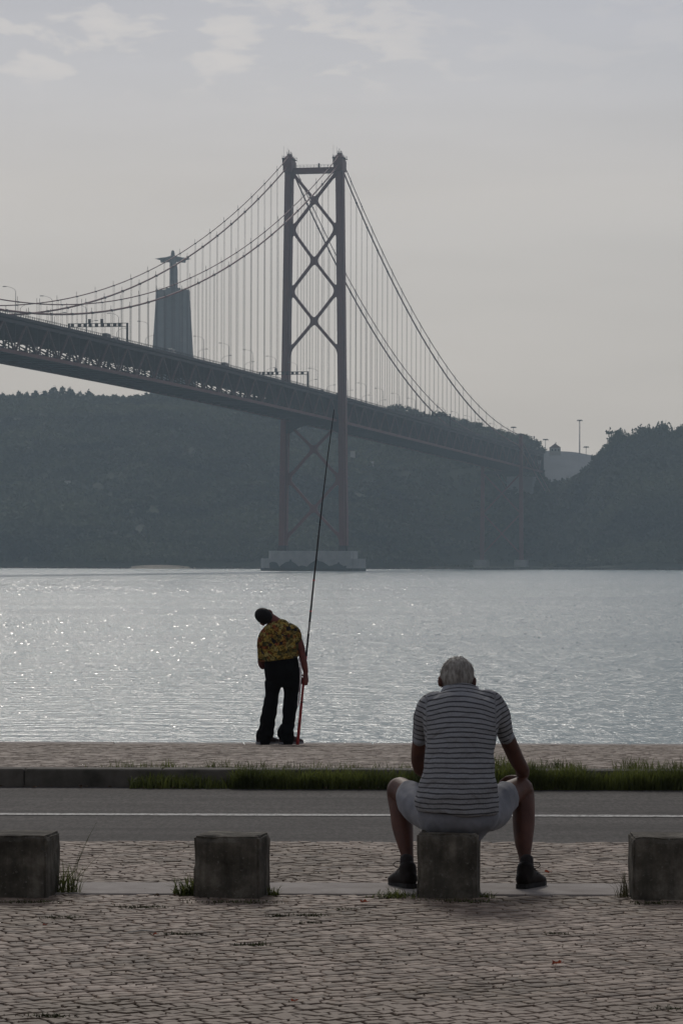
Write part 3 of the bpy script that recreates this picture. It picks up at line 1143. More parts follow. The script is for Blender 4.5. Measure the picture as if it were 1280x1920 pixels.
# ---- smooth swept solids for figures
def sweep(pts, ref=(1, 0, 0), seg=16, sub=5, cap=True, ck=(0.7, 0.7)):
    """pts: (centre, ra, rb); ra along ref-ish axis, rb along the other"""
    P = [Vector(p[0]) for p in pts]
    A = [p[1] for p in pts]
    B = [p[2] for p in pts]
    n_ = len(P)
    C_, RA, RB = [], [], []

    def cr_(a, b_, c, d, s_):
        return 0.5 * ((2 * b_) + (c - a) * s_ + (2 * a - 5 * b_ + 4 * c - d) * s_ * s_ + (3 * b_ - a - 3 * c + d) * s_ ** 3)
    for i in range(n_ - 1):
        i0, i3 = max(i - 1, 0), min(i + 2, n_ - 1)
        for k in range(sub):
            s_ = k / sub
            C_.append(cr_(P[i0], P[i], P[i + 1], P[i3], s_))
            RA.append(max(0.001, cr_(A[i0], A[i], A[i + 1], A[i3], s_)))
            RB.append(max(0.001, cr_(B[i0], B[i], B[i + 1], B[i3], s_)))
    C_.append(P[-1]); RA.append(A[-1]); RB.append(B[-1])
    if cap:
        t0 = (C_[0] - C_[1]).normalized()
        t1 = (C_[-1] - C_[-2]).normalized()
        m0, m1 = min(RA[0], RB[0]) * ck[0], min(RA[-1], RB[-1]) * ck[1]
        pre, post = [], []
        for k in (3, 2, 1):
            an = k / 3.2 * math.pi / 2
            pre.append((C_[0] + t0 * m0 * math.sin(an), RA[0] * math.cos(an), RB[0] * math.cos(an)))
        for k in (1, 2, 3):
            an = k / 3.2 * math.pi / 2
            post.append((C_[-1] + t1 * m1 * math.sin(an), RA[-1] * math.cos(an), RB[-1] * math.cos(an)))
        C_ = [p[0] for p in pre] + C_ + [p[0] for p in post]
        RA = [p[1] for p in pre] + RA + [p[1] for p in post]
        RB = [p[2] for p in pre] + RB + [p[2] for p in post]
    ref = Vector(ref).normalized()
    v_, f_ = [], []
    N_ = len(C_)
    for i in range(N_):
        t_ = (C_[min(i + 1, N_ - 1)] - C_[max(i - 1, 0)]).normalized()
        a_ = (ref - t_ * ref.dot(t_))
        if a_.length < 1e-3:
            a_ = t_.orthogonal()
        a_.normalize()
        b_ = t_.cross(a_)
        for k in range(seg):
            w_ = 2 * math.pi * k / seg
            v_.append(C_[i] + a_ * math.cos(w_) * RA[i] + b_ * math.sin(w_) * RB[i])
    for i in range(N_ - 1):
        for k in range(seg):
            k2 = (k + 1) % seg
            f_.append((i * seg + k, i * seg + k2, (i + 1) * seg + k2, (i + 1) * seg + k))
    f_.append(tuple(range(seg))[::-1])
    f_.append(tuple((N_ - 1) * seg + k for k in range(seg)))
    return v_, f_


def ball(c, r, rot=None, seg=16):
    c = Vector(c)
    v_, f_ = [], []
    for i in range(1, seg):
        for k in range(seg):
            th, ph = math.pi * i / seg, 2 * math.pi * k / seg
            d = Vector((r[0] * math.sin(th) * math.cos(ph), r[1] * math.sin(th) * math.sin(ph), r[2] * math.cos(th)))
            v_.append(c + (rot @ d if rot is not None else d))
    n_ = len(v_)
    for s_ in (1, -1):
        d = Vector((0, 0, r[2] * s_))
        v_.append(c + (rot @ d if rot is not None else d))
    for i in range(seg - 2):
        for k in range(seg):
            k2 = (k + 1) % seg
            f_.append((i * seg + k, (i + 1) * seg + k, (i + 1) * seg + k2, i * seg + k2))
    for k in range(seg):
        k2 = (k + 1) % seg
        f_.append((n_, k, k2))
        f_.append((n_ + 1, (seg - 2) * seg + k2, (seg - 2) * seg + k))
    return v_, f_


def fuse(name, pieces, voxel, m, parent, smooth=3, disp=None):
    g_ = MB()
    for v_, f_ in pieces:
        g_.add(v_, f_)
    me = g_.mesh(name)
    o = bpy.data.objects.new(name + '_raw', me)
    COL.objects.link(o)
    r_ = o.modifiers.new('r', 'REMESH')
    r_.mode = 'VOXEL'
    r_.voxel_size = voxel
    if smooth:
        s_ = o.modifiers.new('s', 'SMOOTH')
        s_.factor = 0.5
        s_.iterations = smooth
    dg = bpy.context.evaluated_depsgraph_get()
    me2 = bpy.data.meshes.new_from_object(o.evaluated_get(dg))
    me2.name = name
    bpy.data.objects.remove(o)
    if disp:
        n_ = len(me2.vertices)
        co = np.empty(n_ * 3, dtype=np.float32)
        no = np.empty(n_ * 3, dtype=np.float32)
        me2.vertices.foreach_get('co', co)
        me2.vertices.foreach_get('normal', no)
        co = co.reshape(-1, 3)
        no = no.reshape(-1, 3)
        for i in range(n_):
            co[i] += no[i] * disp(co[i])
        me2.vertices.foreach_set('co', co.ravel())
        me2.update()
    return link(name, me2, m, parent, smooth=True)


# statue figure: robe, body, head, arms with hanging sleeves
zs = HP + 1.4
st_p = []
sc_ = SP
# from the photo: figure 470..545 rows, arms span 292..357, body half width ~8 px


def sp(px, py, dy=0.0):
    return Vector(((px - 324.5) * SP, dy, zs + (543 - py) * SP))


st_p.append(sweep([(sp(325.5, 545), 7.6 * SP, 6.2 * SP), (sp(325.5, 525), 7.4 * SP, 5.8 * SP), (sp(325.5, 508), 7.2 * SP, 5.2 * SP), (sp(324.5, 496), 6.6 * SP, 4.6 * SP), (sp(324, 487), 5.6 * SP, 4.0 * SP), (sp(324, 482), 3.0 * SP, 2.8 * SP)]))
st_p.append(ball(sp(323.8, 475.3, 0.1), (3.1 * SP, 3.6 * SP, 4.6 * SP)))
st_p.append(sweep([(sp(324, 484, 0.4), 3.9 * SP, 2.2 * SP), (sp(323.8, 477, 0.8), 3.7 * SP, 2.6 * SP), (sp(323.8, 472.5, 0.6), 2.6 * SP, 2.0 * SP)]))
for sgn in (-1, 1):
    xs_ = lambda d: 324.5 + sgn * d * 1.06
    st_p.append(sweep([(sp(xs_(3), 484.5), 3.0 * SP, 3.6 * SP), (sp(xs_(12), 486.5), 2.4 * SP, 3.0 * SP), (sp(xs_(22), 487.2), 1.9 * SP, 2.2 * SP), (sp(xs_(28), 487.3), 1.2 * SP, 1.3 * SP)], ref=(0, 1, 0)))
    # hand with fingers held together, thumb apart
    st_p.append(sweep([(sp(xs_(27), 487.3), 0.9 * SP, 1.2 * SP), (sp(xs_(30), 487), 1.1 * SP, 0.6 * SP), (sp(xs_(33), 487.2), 0.6 * SP, 0.35 * SP)], ref=(0, 1, 0)))
    st_p.append(sweep([(sp(xs_(28.5), 487, -0.3), 0.3 * SP, 0.3 * SP), (sp(xs_(30.2), 486, -0.9), 0.2 * SP, 0.2 * SP)], ref=(0, 1, 0)))
    # hanging sleeve
    st_p.append(([sp(xs_(6), 485, -1.0), sp(xs_(23), 486.5, -0.7), sp(xs_(22), 494.5, -0.5), sp(xs_(7), 493.5, -0.9), sp(xs_(6), 485, 1.0), sp(xs_(23), 486.5, 0.7), sp(xs_(22), 494.5, 0.5), sp(xs_(7), 493.5, 0.9)],
                 [(0, 3, 2, 1), (4, 5, 6, 7), (0, 1, 5, 4), (1, 2, 6, 5), (2, 3, 7, 6), (3, 0, 4, 7)]))
fuse('robed_figure', st_p, 0.28, MT['statue'], mon, 2, disp=lambda c: 0.22 * math.sin(math.atan2(c[1], c[0]) * 11) * (1 if c[2] < zs + 17 else 0.0))

# ------------------------------------------------------------------ the suspension bridge
TH = R(12.9)
ct = at(588.5, 738, 1535)
BR = empty('suspension_bridge', (ct.x, 1535, 0), -TH)
tag(BR, 'long dark red suspension bridge with trussed deck and tall cross-braced tower', 'bridge')


def Zt(y):
    if y < 0:
        s_ = -y
        return 80.7 + 3.1 * (1 - ((s_ - 506) / 506) ** 2)
    return 80.7 - 0.0152 * y


def cab_low(y):
    s_ = -y
    return 83.6 + 0.000397 * (s_ - 506.4) ** 2 if y < 0 else 185.4 - 0.435 * y + 0.000419 * y * y


def cab_up(y):
    s_ = -y
    return 86.8 + 0.0004 * (s_ - 506.4) ** 2 if y < 0 else 189.4 - 0.4304 * y + 0.000419 * y * y


YA, YB = -644.6, 563.5      # deck extent along the bridge (minus = over the river towards us)
PAN = 11.51
TX = 10.7                   # truss planes
CX = 11.75                  # cable planes
ZTOP, ZBOT = 2.2, 12.3      # chord depths below the parapet top
S0 = [YA + 0, ]
nodes = [(-56 + k) * PAN for k in range(106)]
nodes = [y for y in nodes if YA - 1 <= y <= YB + 1]


def along(fn, x, ys, wx, wz, name, m):
    """box beam following fn(y) with cross-section wx * wz, centred on fn"""
    v_, f_ = [], []
    for i, y in enumerate(ys):
        z = fn(y)
        v_ += [(x - wx / 2, y, z - wz / 2), (x + wx / 2, y, z - wz / 2), (x + wx / 2, y, z + wz / 2), (x - wx / 2, y, z + wz / 2)]
        if i:
            k = 4 * i
            for q in range(4):
                q2 = (q + 1) % 4
                f_.append((k - 4 + q, k - 4 + q2, k + q2, k + q))
    f_ += [(3, 2, 1, 0), tuple(len(v_) - 4 + q for q in range(4))]
    return MB().add(v_, f_).build(name, m, BR)


along(lambda y: Zt(y) - 1.45, 0, nodes, 22.4, 0.55, 'road_deck', MT['roadbed'])
for sx in (-1, 1):
    along(lambda y: Zt(y) - 1.15, sx * 11.3, nodes, 0.35, 0.95, 'parapet', MT['steel_dark'])
    along(lambda y: Zt(y) - ZTOP - 0.4, sx * TX, nodes, 0.8, 1.0, 'top_chord', MT['steel_dark'])
    along(lambda y: Zt(y) - ZBOT, sx * TX, nodes, 0.9, 1.1, 'bottom_chord', MT['steel'])
    along(lambda y: Zt(y) - ZBOT + 0.75, sx * (TX - 3.6), nodes, 0.5, 0.9, 'lower_stringer', MT['steel_dark'])
along(lambda y: Zt(y) - ZBOT + 0.4, 0, nodes, 13.5, 0.5, 'railway_deck', MT['roadbed'])
for x_ in (-7.5, -2.5, 2.5, 7.5):
    along(lambda y: Zt(y) - 2.2, x_, nodes, 0.35, 1.0, 'upper_stringer', MT['steel_dark'])
# railings (uncountable thin posts)
for sx in (-1, 1):
    g = MB()
    y = YA
    while y < YB:
        g.box((sx * 11.3 - 0.07, y - 0.07, Zt(y) - 0.7), (sx * 11.3 + 0.07, y + 0.07, Zt(y) + 0.22))
        y += 2.302
    for dz in (-0.15, 0.12):
        v, f = [], []
        for i, y in enumerate(nodes):
            z = Zt(y) + dz
            v += [(sx * 11.3 - 0.05, y, z - 0.045), (sx * 11.3 + 0.05, y, z - 0.045), (sx * 11.3 + 0.05, y, z + 0.045), (sx * 11.3 - 0.05, y, z + 0.045)]
            if i:
                k = 4 * i
                f += [(k - 4 + q, k - 4 + (q + 1) % 4, k + (q + 1) % 4, k + q) for q in range(4)]
        g.add(v, f)
    tag(g.build('railing', MT['steel_dark'], BR), kind='stuff')


def beam(name, p, q, wa, wb, m=None, ref=(0, 0, 1)):
    """one straight member; origin at its start"""
    p, q = Vector(p), Vector(q)
    o = MB().bar((0, 0, 0), q - p, wa, wb, ref).build(name, m or MT['steel_dark'], BR)
    o.location = p
    return o


for sx in (-1, 1):
    for i, y in enumerate(nodes):
        zt, zb = Zt(y) - ZTOP - 0.4, Zt(y) - ZBOT
        beam('truss_post', (sx * TX, y, zb), (sx * TX, y, zt), 0.4, 0.4, ref=(0, 1, 0))
        if i:
            yp = nodes[i - 1]
            odd = round(y / PAN) % 2
            ztp, zbp = Zt(yp) - ZTOP - 0.4, Zt(yp) - ZBOT
            if odd:
                beam('truss_diagonal', (sx * TX, yp, zbp), (sx * TX, y, zt), 0.55, 0.6, MT['lattice'])
            else:
                beam('truss_diagonal', (sx * TX, yp, ztp), (sx * TX, y, zb), 0.55, 0.6, MT['lattice'])
for i, y in enumerate(nodes):
    g = MB()
    zt, zb = Zt(y) - ZTOP, Zt(y) - ZBOT
    # deep cross girder under the road
    g.bar((-TX, y, zt - 2.1), (TX, y, zt - 2.1), 0.4, 0.35)
    g.box((-TX, y - 0.12, zt - 3.0), (TX, y + 0.12, zt + 0.2))
    for k in range(8):
        x0, x1 = -TX + k * TX / 4, -TX + (k + 1) * TX / 4
        a_, b_ = (zt - 2.1, zt - 0.6) if k % 2 == 0 else (zt - 0.6, zt - 2.1)
        g.bar((x0, y, a_), (x1, y, b_), 0.28, 0.28)
    g.bar((-TX, y, zt - 2.0), (-TX * 0.35, y, zb + 3.9), 0.3, 0.3)
    g.bar((TX, y, zt - 2.0), (TX * 0.35, y, zb + 3.9), 0.3, 0.3)
    g.bar((-TX * 0.35, y, zb + 3.9), (-TX, y, zb + 0.6), 0.3, 0.3)
    g.bar((TX * 0.35, y, zb + 3.9), (TX, y, zb + 0.6), 0.3, 0.3)
    g.build('sway_frame', MT['steel_dark'], BR)
    g = MB().box((-TX, y - 0.25, zb - 0.3), (TX, y + 0.25, zb + 1.3))
    g.build('floor_beam', MT['steel_dark'], BR)

# main cables and hangers
for sx in (-1, 1):
    for fn, rad, nm in ((cab_low, 0.34, 'main_cable'), (cab_up, 0.20, 'secondary_cable')):
        pts = [(sx * CX, y, fn(y)) for y in np.arange(-690, 483.1, PAN / 1.0)]
        pts = [p for p in pts if abs(p[1]) > 3.5]
        a = [p for p in pts if p[1] < 0] + [(sx * CX, 0, fn(-0.001) + 0.3)]
        b_ = [(sx * CX, 0, fn(0.001) + 0.2)] + [p for p in pts if p[1] > 0]
        b_ += [(sx * CX, 640, 30)] if fn is cab_low else [(sx * CX, 645, 32)]
        MB().tube(a, rad, 8).build(nm, MT['cable'], BR, smooth=True)
        MB().tube(b_, rad, 8).build(nm, MT['cable'], BR, smooth=True)
    for k in range(-29, 42):
        for half, fn in ((0, cab_up), (1, cab_low)):
            y = (k + half * 0.5) * 2 * PAN
            if abs(y) < 14 or y > 465 or y < -645:
                continue
            zt_ = fn(y)
            zb_ = Zt(y) - 1.6
            if zt_ - zb_ < 1.0:
                continue
            g = MB()
            for d_ in (-0.75, 0.75):
                g.tube([(0, d_, 0), (0, d_, zt_ - zb_)], 0.05 if half == 0 else 0.06, 4)
            g.box((-0.2, -0.8, zt_ - zb_ - 0.22), (0.2, 0.8, zt_ - zb_ + 0.22)) if half == 0 else g.box((-0.36, -0.8, zt_ - zb_ - 0.36), (0.36, 0.8, zt_ - zb_ + 0.36))
            g.box((-0.06, -0.8, zt_ - zb_ + 0.4), (0.06, -0.68, zt_ - zb_ + 1.7))
            o = g.build('hanger', MT['rope'], BR)
            o.location = (sx * CX, y, zb_)


# ---- tower
def legx(z):
    return 11.75 + (187 - z) / (187 - 9) * 2.45


def leg_verts(sx, z, k=1.0):
    a_, b_, c_, d_ = 1.75 * k, 1.05 * k, 3.2 * k + (187 - z) * 0.004, 1.9 * k
    cx_ = sx * legx(z)
    pts = [(a_, -d_), (b_, -d_), (b_, -c_), (-b_, -c_), (-b_, -d_), (-a_, -d_), (-a_, d_), (-b_, d_), (-b_, c_), (b_, c_), (b_, d_), (a_, d_)]
    return [(cx_ + p[0], p[1], z) for p in pts]


for sx in (-1, 1):
    g = MB()
    zs_ = [9.2, 60, 120, 183.5]
    v, f = [], []
    for i, z in enumerate(zs_):
        v += leg_verts(sx, z)
        if i:
            for q in range(12):
                q2 = (q + 1) % 12
                f.append((12 * i - 12 + q, 12 * i - 12 + q2, 12 * i + q2, 12 * i + q))
    f.append(tuple(range(12 * 3, 48)))
    f.append(tuple(range(12))[::-1])
    leg = g.add(v, f).build('tower_leg', MT['steel'], BR)
    # plate bands at the splices
    for z in np.arange(18, 182, 9.1):
        g = MB()
        a_ = leg_verts(sx, z, 1.03)
        b_ = leg_verts(sx, z + 0.35, 1.03)
        g.add(a_ + b_, [(q, (q + 1) % 12, 12 + (q + 1) % 12, 12 + q) for q in range(12)] + [tuple(range(12))[::-1], tuple(range(12, 24))])
        g.build('splice_band', MT['steel'], leg)
    g = MB()
    a_ = leg_verts(sx, 8.8, 1.25)
    b_ = leg_verts(sx, 11.5, 1.12)
    g.add(a_ + b_, [(q, (q + 1) % 12, 12 + (q + 1) % 12, 12 + q) for q in range(12)] + [tuple(range(12))[::-1], tuple(range(12, 24))])
    g.build('leg_foot', MT['steel_dark'], leg)
    # saddle housing, cap, platforms, finials
    cx_ = sx * 11.75
    g = MB().box((cx_ - 2.1, -4.2, 181.6), (cx_ + 2.1, 4.2, 186.6))
    g.box((cx_ - 1.9, -3.4, 186.6), (cx_ + 1.9, 3.4, 187.9))
    g.add([(cx_ - 1.9, -3.4, 187.9), (cx_ + 1.9, -3.4, 187.9), (cx_ + 1.9, 3.4, 187.9), (cx_ - 1.9, 3.4, 187.9), (cx_ - 0.7, -1.2, 189.6), (cx_ + 0.7, -1.2, 189.6), (cx_ + 0.7, 1.2, 189.6), (cx_ - 0.7, 1.2, 189.6)],
          [(4, 5, 6, 7), (0, 1, 5, 4), (1, 2, 6, 5), (2, 3, 7, 6), (3, 0, 4, 7)])
    g.build('cable_saddle', MT['steel'], BR)
    g = MB()
    g.box((cx_ - 0.95, -1.5, 189.6), (cx_ + 0.95, 1.5, 189.9))
    for xx in (-0.8, 0, 0.8):
        g.bar((cx_ + xx, -1.2, 189.7), (cx_ + xx, -1.2, 191.0 if xx else 191.9), 0.22, 0.22)
        g.bar((cx_ + xx, 1.2, 189.7), (cx_ + xx, 1.2, 190.9), 0.16, 0.16)
    for xx in (-2.4, 2.3):
        g.box((cx_ + xx - 0.3, -4.4, 187.3), (cx_ + xx + 0.3, 4.4, 187.55))
        for yy in (-4.2, -1.5, 1.5, 4.2):
            g.bar((cx_ + xx, yy, 187.5), (cx_ + xx, yy, 189.0), 0.13, 0.13)
    for yy in (-4.4, 4.4):
        g.bar((cx_ - 2.5, yy, 188.6), (cx_ + 2.5, yy, 188.6), 0.1, 0.1)
    g.box((cx_ - 2.3, -4.6, 184.5), (cx_ - 1.9, -3.6, 188))
    g.build('tower_top_platform', MT['steel_dark'], BR)
    for yy in (-4.0, 3.0):
        beam('antenna', (cx_ - sx * 0.2 - 1.9, yy, 187.5), (cx_ - sx * 0.2 - 1.9, yy, 193.3), 0.07, 0.07, MT['galv'], (0, 1, 0))


def zy(py):      # photo row near the tower centre -> height
    return ZC + (HOR - (py + 0.16)) * 1535 / F


# top strut
zt0, zt1 = zy(325.5), zy(314.5)
MB().box((-9.9, -1.5, zt0), (9.9, 1.5, zt1)).build('top_strut', MT['steel'], BR)
g = MB()
for k in range(13):
    g.bar((-9.6 + k * 1.6, -1.3, zt1), (-9.6 + k * 1.6, -1.3, zt1 + 1.25), 0.1, 0.1)
for dz in (0.6, 1.2):
    g.bar((-9.8, -1.3, zt1 + dz), (9.8, -1.3, zt1 + dz), 0.09, 0.09)
g.box((1.8, -0.8, zt1), (2.4, 0.2, zt1 + 1.9))
g.build('strut_railing', MT['steel_dark'], BR)


def gusset(c, dirs, hw, L_, th):
    """plate with concave fillets between neighbouring arms, in the x-z plane; dirs sorted counter-clockwise (deg)"""
    poly = []
    n_ = len(dirs)
    for i in range(n_):
        a_ = R(dirs[i])
        b_ = R(dirs[(i + 1) % n_])
        d0 = Vector((math.cos(a_), math.sin(a_)))
        d1 = Vector((math.cos(b_), math.sin(b_)))
        n0 = Vector((-d0.y, d0.x)) * hw
        n1_ = Vector((d1.y, -d1.x)) * hw
        p0 = d0 * L_ + n0
        p3 = d1 * L_ + n1_
        gap_ = (dirs[(i + 1) % n_] - dirs[i]) % 360
        poly.append(d0 * L_ - n0)
        poly.append(p0)
        if gap_ < 175:
            # inner corner of the two arms
            det = d0.x * d1.y - d0.y * d1.x
            tt = ((n1_.x - n0.x) * d1.y - (n1_.y - n0.y) * d1.x) / det
            pc_ = n0 + d0 * tt
            for k in range(1, 6):
                s_ = k / 6
                poly.append(p0 * (1 - s_) ** 2 + pc_ * 2 * s_ * (1 - s_) + p3 * s_ * s_)
    return MB().prism([(c[0] + p.x, -th / 2, c[1] + p.y) for p in poly], (0, th, 0), 'y')


def xbay(z_top, z_bot, zc_=None):
    zc_ = (z_top + z_bot) / 2 if zc_ is None else zc_
    for sx in (-1, 1):
        for (z0, up) in ((z_top, 1), (z_bot, -1)):
            xl = sx * (legx(z0) - 1.6)
            beam('tower_brace', (0, 0, zc_), (xl, 0, z0), 1.25, 1.5, MT['steel'], (0, 1, 0))
    an = math.degrees(math.atan2(z_top - zc_, legx(z_top) - 1.6))
    an2 = math.degrees(math.atan2(zc_ - z_bot, legx(z_bot) - 1.6))
    gusset((0, zc_), [an, 180 - an, 180 + an2, 360 - an2], 0.62, 2.9, 1.7).build('brace_gusset', MT['steel'], BR)
    return an, an2


bays = [(324, 430, 375.5), (430, 546, 489), (546, 656, 602.3)]
ang_ = 49
for (a_, b_, c_) in bays:
    xbay(zy(a_), zy(b_), zy(c_))
for (a_, b_, c_) in [(795, 898, 842), (898, 1008, 954)]:
    xbay(zy(a_), zy(b_), zy(c_))
for py in (430, 546, 898):
    z = zy(py)
    for sx in (-1, 1):
        x_ = sx * (legx(z) - 1.3)
        dirs = [270, 312, 48, 90] if sx < 0 else [90, 132, 228, 270]
        gb = gusset((x_, z), dirs if sx > 0 else [48, 90, 270, 312], 0.6, 4.2, 1.75)
        gb.build('leg_gusset', MT['steel'], BR)
for py, up in ((656, 1), (324, -1), (1008, 1), (795, -1)):
    z = zy(py)
    for sx in (-1, 1):
        x_ = sx * (legx(z) - 1.3)
        a0 = (48 if sx < 0 else 132) if up > 0 else (312 if sx < 0 else 228)
        dirs = sorted([90, 270, a0])
        gusset((x_, z), dirs, 0.6, 3.4, 1.75).build('leg_gusset', MT['steel'], BR)
# portal strut under the deck with curved haunches
zb0 = zy(797)
poly = [(-12.4, -2, zb0 + 4.8), (-12.4, -2, zb0 - 4.0)]
for k in range(9):
    x_ = -11.0 + k * 22.0 / 8
    poly.append((x_, -2, zb0 - 3.4 * (abs(x_) / 11.0) ** 3))
poly += [(12.4, -2, zb0 - 4.0), (12.4, -2, zb0 + 4.8)]
MB().prism(poly[::-1], (0, 4, 0), 'y').build('portal_strut', MT['steel_dark'], BR)


# tower pier with dolphin mural
def rounded(hx, hy, r_, n_=6):
    pts = []
    for (sx, sy, a0) in ((1, 1, 0), (-1, 1, 90), (-1, -1, 180), (1, -1, 270)):
        for k in range(n_ + 1):
            a_ = R(a0 + 90 * k / n_)
            pts.append((sx * (hx - r_) + r_ * math.cos(a_), sy * (hy - r_) + r_ * math.sin(a_)))
    return pts


pb = rounded(22.9, 11, 5)
pier = MB().prism([(x_, y_, -0.9) for x_, y_ in pb], (0, 0, 6.5), 'z').build('tower_pier', MT['pier'], BR)
pt = rounded(19.1, 8.5, 1.5)
MB().prism([(x_, y_, 5.602) for x_, y_ in pt], (0, 0, 3.5), 'z').build('pier_cap', MT['pier'], pier)
ps = rounded(23.0, 11.1, 5)
MB().prism([(x_, y_, -0.95) for x_, y_ in ps], (0, 0, 2.2), 'z').build('tide_mark', MT['pier_dark'], pier)


def dolphin(x0, z0, L_, flip):
    # leaping dolphin outline, generic
    o_ = [(0, 0), (0.06, 0.05), (0.16, 0.13), (0.30, 0.21), (0.44, 0.24), (0.50, 0.345), (0.56, 0.24), (0.70, 0.16), (0.82, 0.05), (0.90, -0.03), (1.0, 0.0), (0.94, -0.08),
          (0.97, -0.17), (0.86, -0.10), (0.70, -0.02), (0.50, 0.04), (0.38, 0.04), (0.33, -0.05), (0.29, 0.03), (0.14, 0.0)]
    pts = [(x0 + (L_ * (1 - a_) if flip else L_ * a_), -11.12, z0 + b_ * L_) for a_, b_ in o_]
    if not flip:
        pts = pts[::-1]
    return MB().prism(pts, (0, 0.15, 0), 'y')


for (x0, z0, L_, fl) in ((-13.5, 1.6, 11, 0), (-3.0, 1.2, 14, 1), (9.5, 1.0, 9.5, 0)):
    dolphin(x0, z0, L_, fl).build('mural_dolphin', MT['mural'], pier)
# mural sea: wavy dark band
poly = [(-17.8, -11.115, 1.2)] + [(-17.8 + 35.6 * k / 30, -11.115, 2.0 + 0.5 * math.sin(k * 1.1) + (1.6 if k < 4 else 0)) for k in range(31)] + [(17.8, -11.115, 1.2)]
MB().prism(poly[::-1], (0, 0.13, 0), 'y').build('mural_sea', MT['mural'], pier)
g = MB()
for k in range(6):
    g.bar((19.6, -10.3, 0.5 + k), (20.6, -10.3, 0.5 + k), 0.1, 0.1)
for x_ in (19.6, 20.6):
    g.bar((x_, -10.3, 0), (x_, -10.3, 9.6), 0.14, 0.14, (0, 1, 0))
g.build('pier_ladder', MT['galv'], pier)

# side pier (end of the side span)
YP = 483.4
for sx in (-1, 1):
    zt_ = Zt(YP) + (6.5 if sx > 0 else 4.5)
    g = MB().bar((sx * 11.9, YP, 3.5), (sx * 11.4, YP, zt_), 2.2, 2.6, (0, 1, 0), 1.9, 2.4)
    lg = g.build('side_pier_leg', MT['steel'], BR)
    MB().box((sx * 11.9 - 3.7, YP - 4, -1.0), (sx * 11.9 + 3.7, YP + 4, 5.4)).build('side_pier_footing', MT['pier'], BR)
    MB().box((sx * 11.4 - 1.6, YP - 2.4, zt_), (sx * 11.4 + 1.4, YP + 2.4, zt_ + 0.5)).build('leg_cap', MT['steel_dark'], lg)
for (za, zb_) in ((9, 33), (33, 57)):
    for s1 in (-1, 1):
        beam('side_pier_brace', (-11.4 * s1, YP + s1 * 0.3, za), (11.4 * s1, YP + s1 * 0.3, zb_), 0.9, 0.5, MT['steel'], (0, 1, 0))
MB().box((-11, YP - 1, 56.5), (11, YP + 1, 58.2)).build('side_pier_strut', MT['steel_dark'], BR)
# end frame of the truss and the anchorage
MB().box((9.9, YB - 0.2, Zt(YB) - 13.6), (11.6, YB + 1.4, Zt(YB) + 0.3)).build('end_post', MT['steel_dark'], BR)
MB().box((-11.6, YB - 0.2, Zt(YB) - 13.6), (-9.9, YB + 1.4, Zt(YB) + 0.3)).build('end_post', MT['steel_dark'], BR)
MB().box((-11.2, YB + 0.0, Zt(YB) - 3.6), (11.2, YB + 1.2, Zt(YB) - 0.2)).build('end_girder', MT['steel_dark'], BR)
MB().box((-12, YB + 4, 20), (4, YB + 22, Zt(YB) - 15)).build('anchorage', MT['slope'], BR)


# ---- things standing on the bridge: lamps, gantries, cars
def on_bridge(x_, y_, dz=0.0):
    z = Zt(y_) - 1.18 + dz
    c_, s_ = math.cos(-TH), math.sin(-TH)
    return Vector((ct.x + x_ * c_ - y_ * s_, 1535 + x_ * s_ + y_ * c_, z))


def make_lamp():
    e = empty('street_lamp', (0, 0, 0), -TH)
    MB().tube([(0, 0, 0), (0, 0, 4), (0, 0, 8.6)], [0.13, 0.11, 0.08], 6).build('pole', MT['galv'], e)
    MB().tube([(0, 0, 8.5), (-0.4, 0, 9.1), (-1.2, 0, 9.6), (-2.4, 0, 9.95), (-3.2, 0, 10.05)], [0.07, 0.06, 0.06, 0.05, 0.05], 6).build('arm', MT['galv'], e)
    MB().box((-4.3, -0.22, 9.95), (-3.1, 0.22, 10.18)).build('lamp_head', MT['galv'], e)
    return e


lamp0 = make_lamp()
first = True
k_near, k_far = 0, 0
spots = []
s_ = 39.0
i = 0
while s_ < 480:
    spots.append((10.9, -s_, 0, 'near edge, %s left of the tower' % ORD[i]))
    spots.append((-10.9, -s_ - 6, math.pi, 'far edge, %s left of the tower' % ORD[i]))
    s_ += 38.3
    i += 1
s_ = 22.0
i = 0
while s_ < 470:
    spots.append((10.9, s_, 0, 'near edge, %s right of the tower' % ORD[i]))
    spots.append((-10.9, s_ + 12, math.pi, 'far edge, %s right of the tower' % ORD[i]))
    s_ += 38.3
    i += 1
for (x_, y_, rz, lab) in spots:
    o = lamp0 if first else copy_tree(lamp0)
    first = False
    o.location = on_bridge(x_, y_)
    o.rotation_euler = (0, 0, -TH + rz)
    tag(o, 'thin curved street lamp on the bridge, ' + lab, 'street lamp', 'street lamps along the bridge deck')


def gantry(y_, seed, lab):
    rs_ = random.Random(seed)
    e = empty('sign_gantry', on_bridge(0, y_), -TH)
    tag(e, lab, 'sign gantry', 'sign gantries over the bridge road')
    for sx in (-1, 1):
        MB().box((sx * 10.9 - 0.32, -0.3, 0), (sx * 10.9 + 0.32, 0.3, 7.4)).build('post', MT['sign'], e)
    g_ = MB()
    for dz in (6.1, 7.3):
        g_.bar((-11, 0, dz), (11, 0, dz), 0.22, 0.22)
    for k in range(12):
        x0 = -11 + k * 22 / 11
        g_.bar((x0, 0, 6.1), (x0, 0, 7.3), 0.1, 0.1, (0, 1, 0))
    g_.build('beam', MT['sign'], e)
    for k in range(9):
        x0 = -9.3 + k * 2.2 + rs_.uniform(-0.3, 0.3)
        MB().box((x0 - 0.62, -0.35, 6.15), (x0 + 0.62, -0.13, 7.25)).build('lane_signal', MT['sign'], e)
    for x0 in ((-3.2, 1.4) if seed != 2 else (-3.6,)):
        MB().box((x0 - 0.45, -0.3, 7.4), (x0 + 0.45, 0.3, 8.9)).build('camera_box', MT['sign'], e)


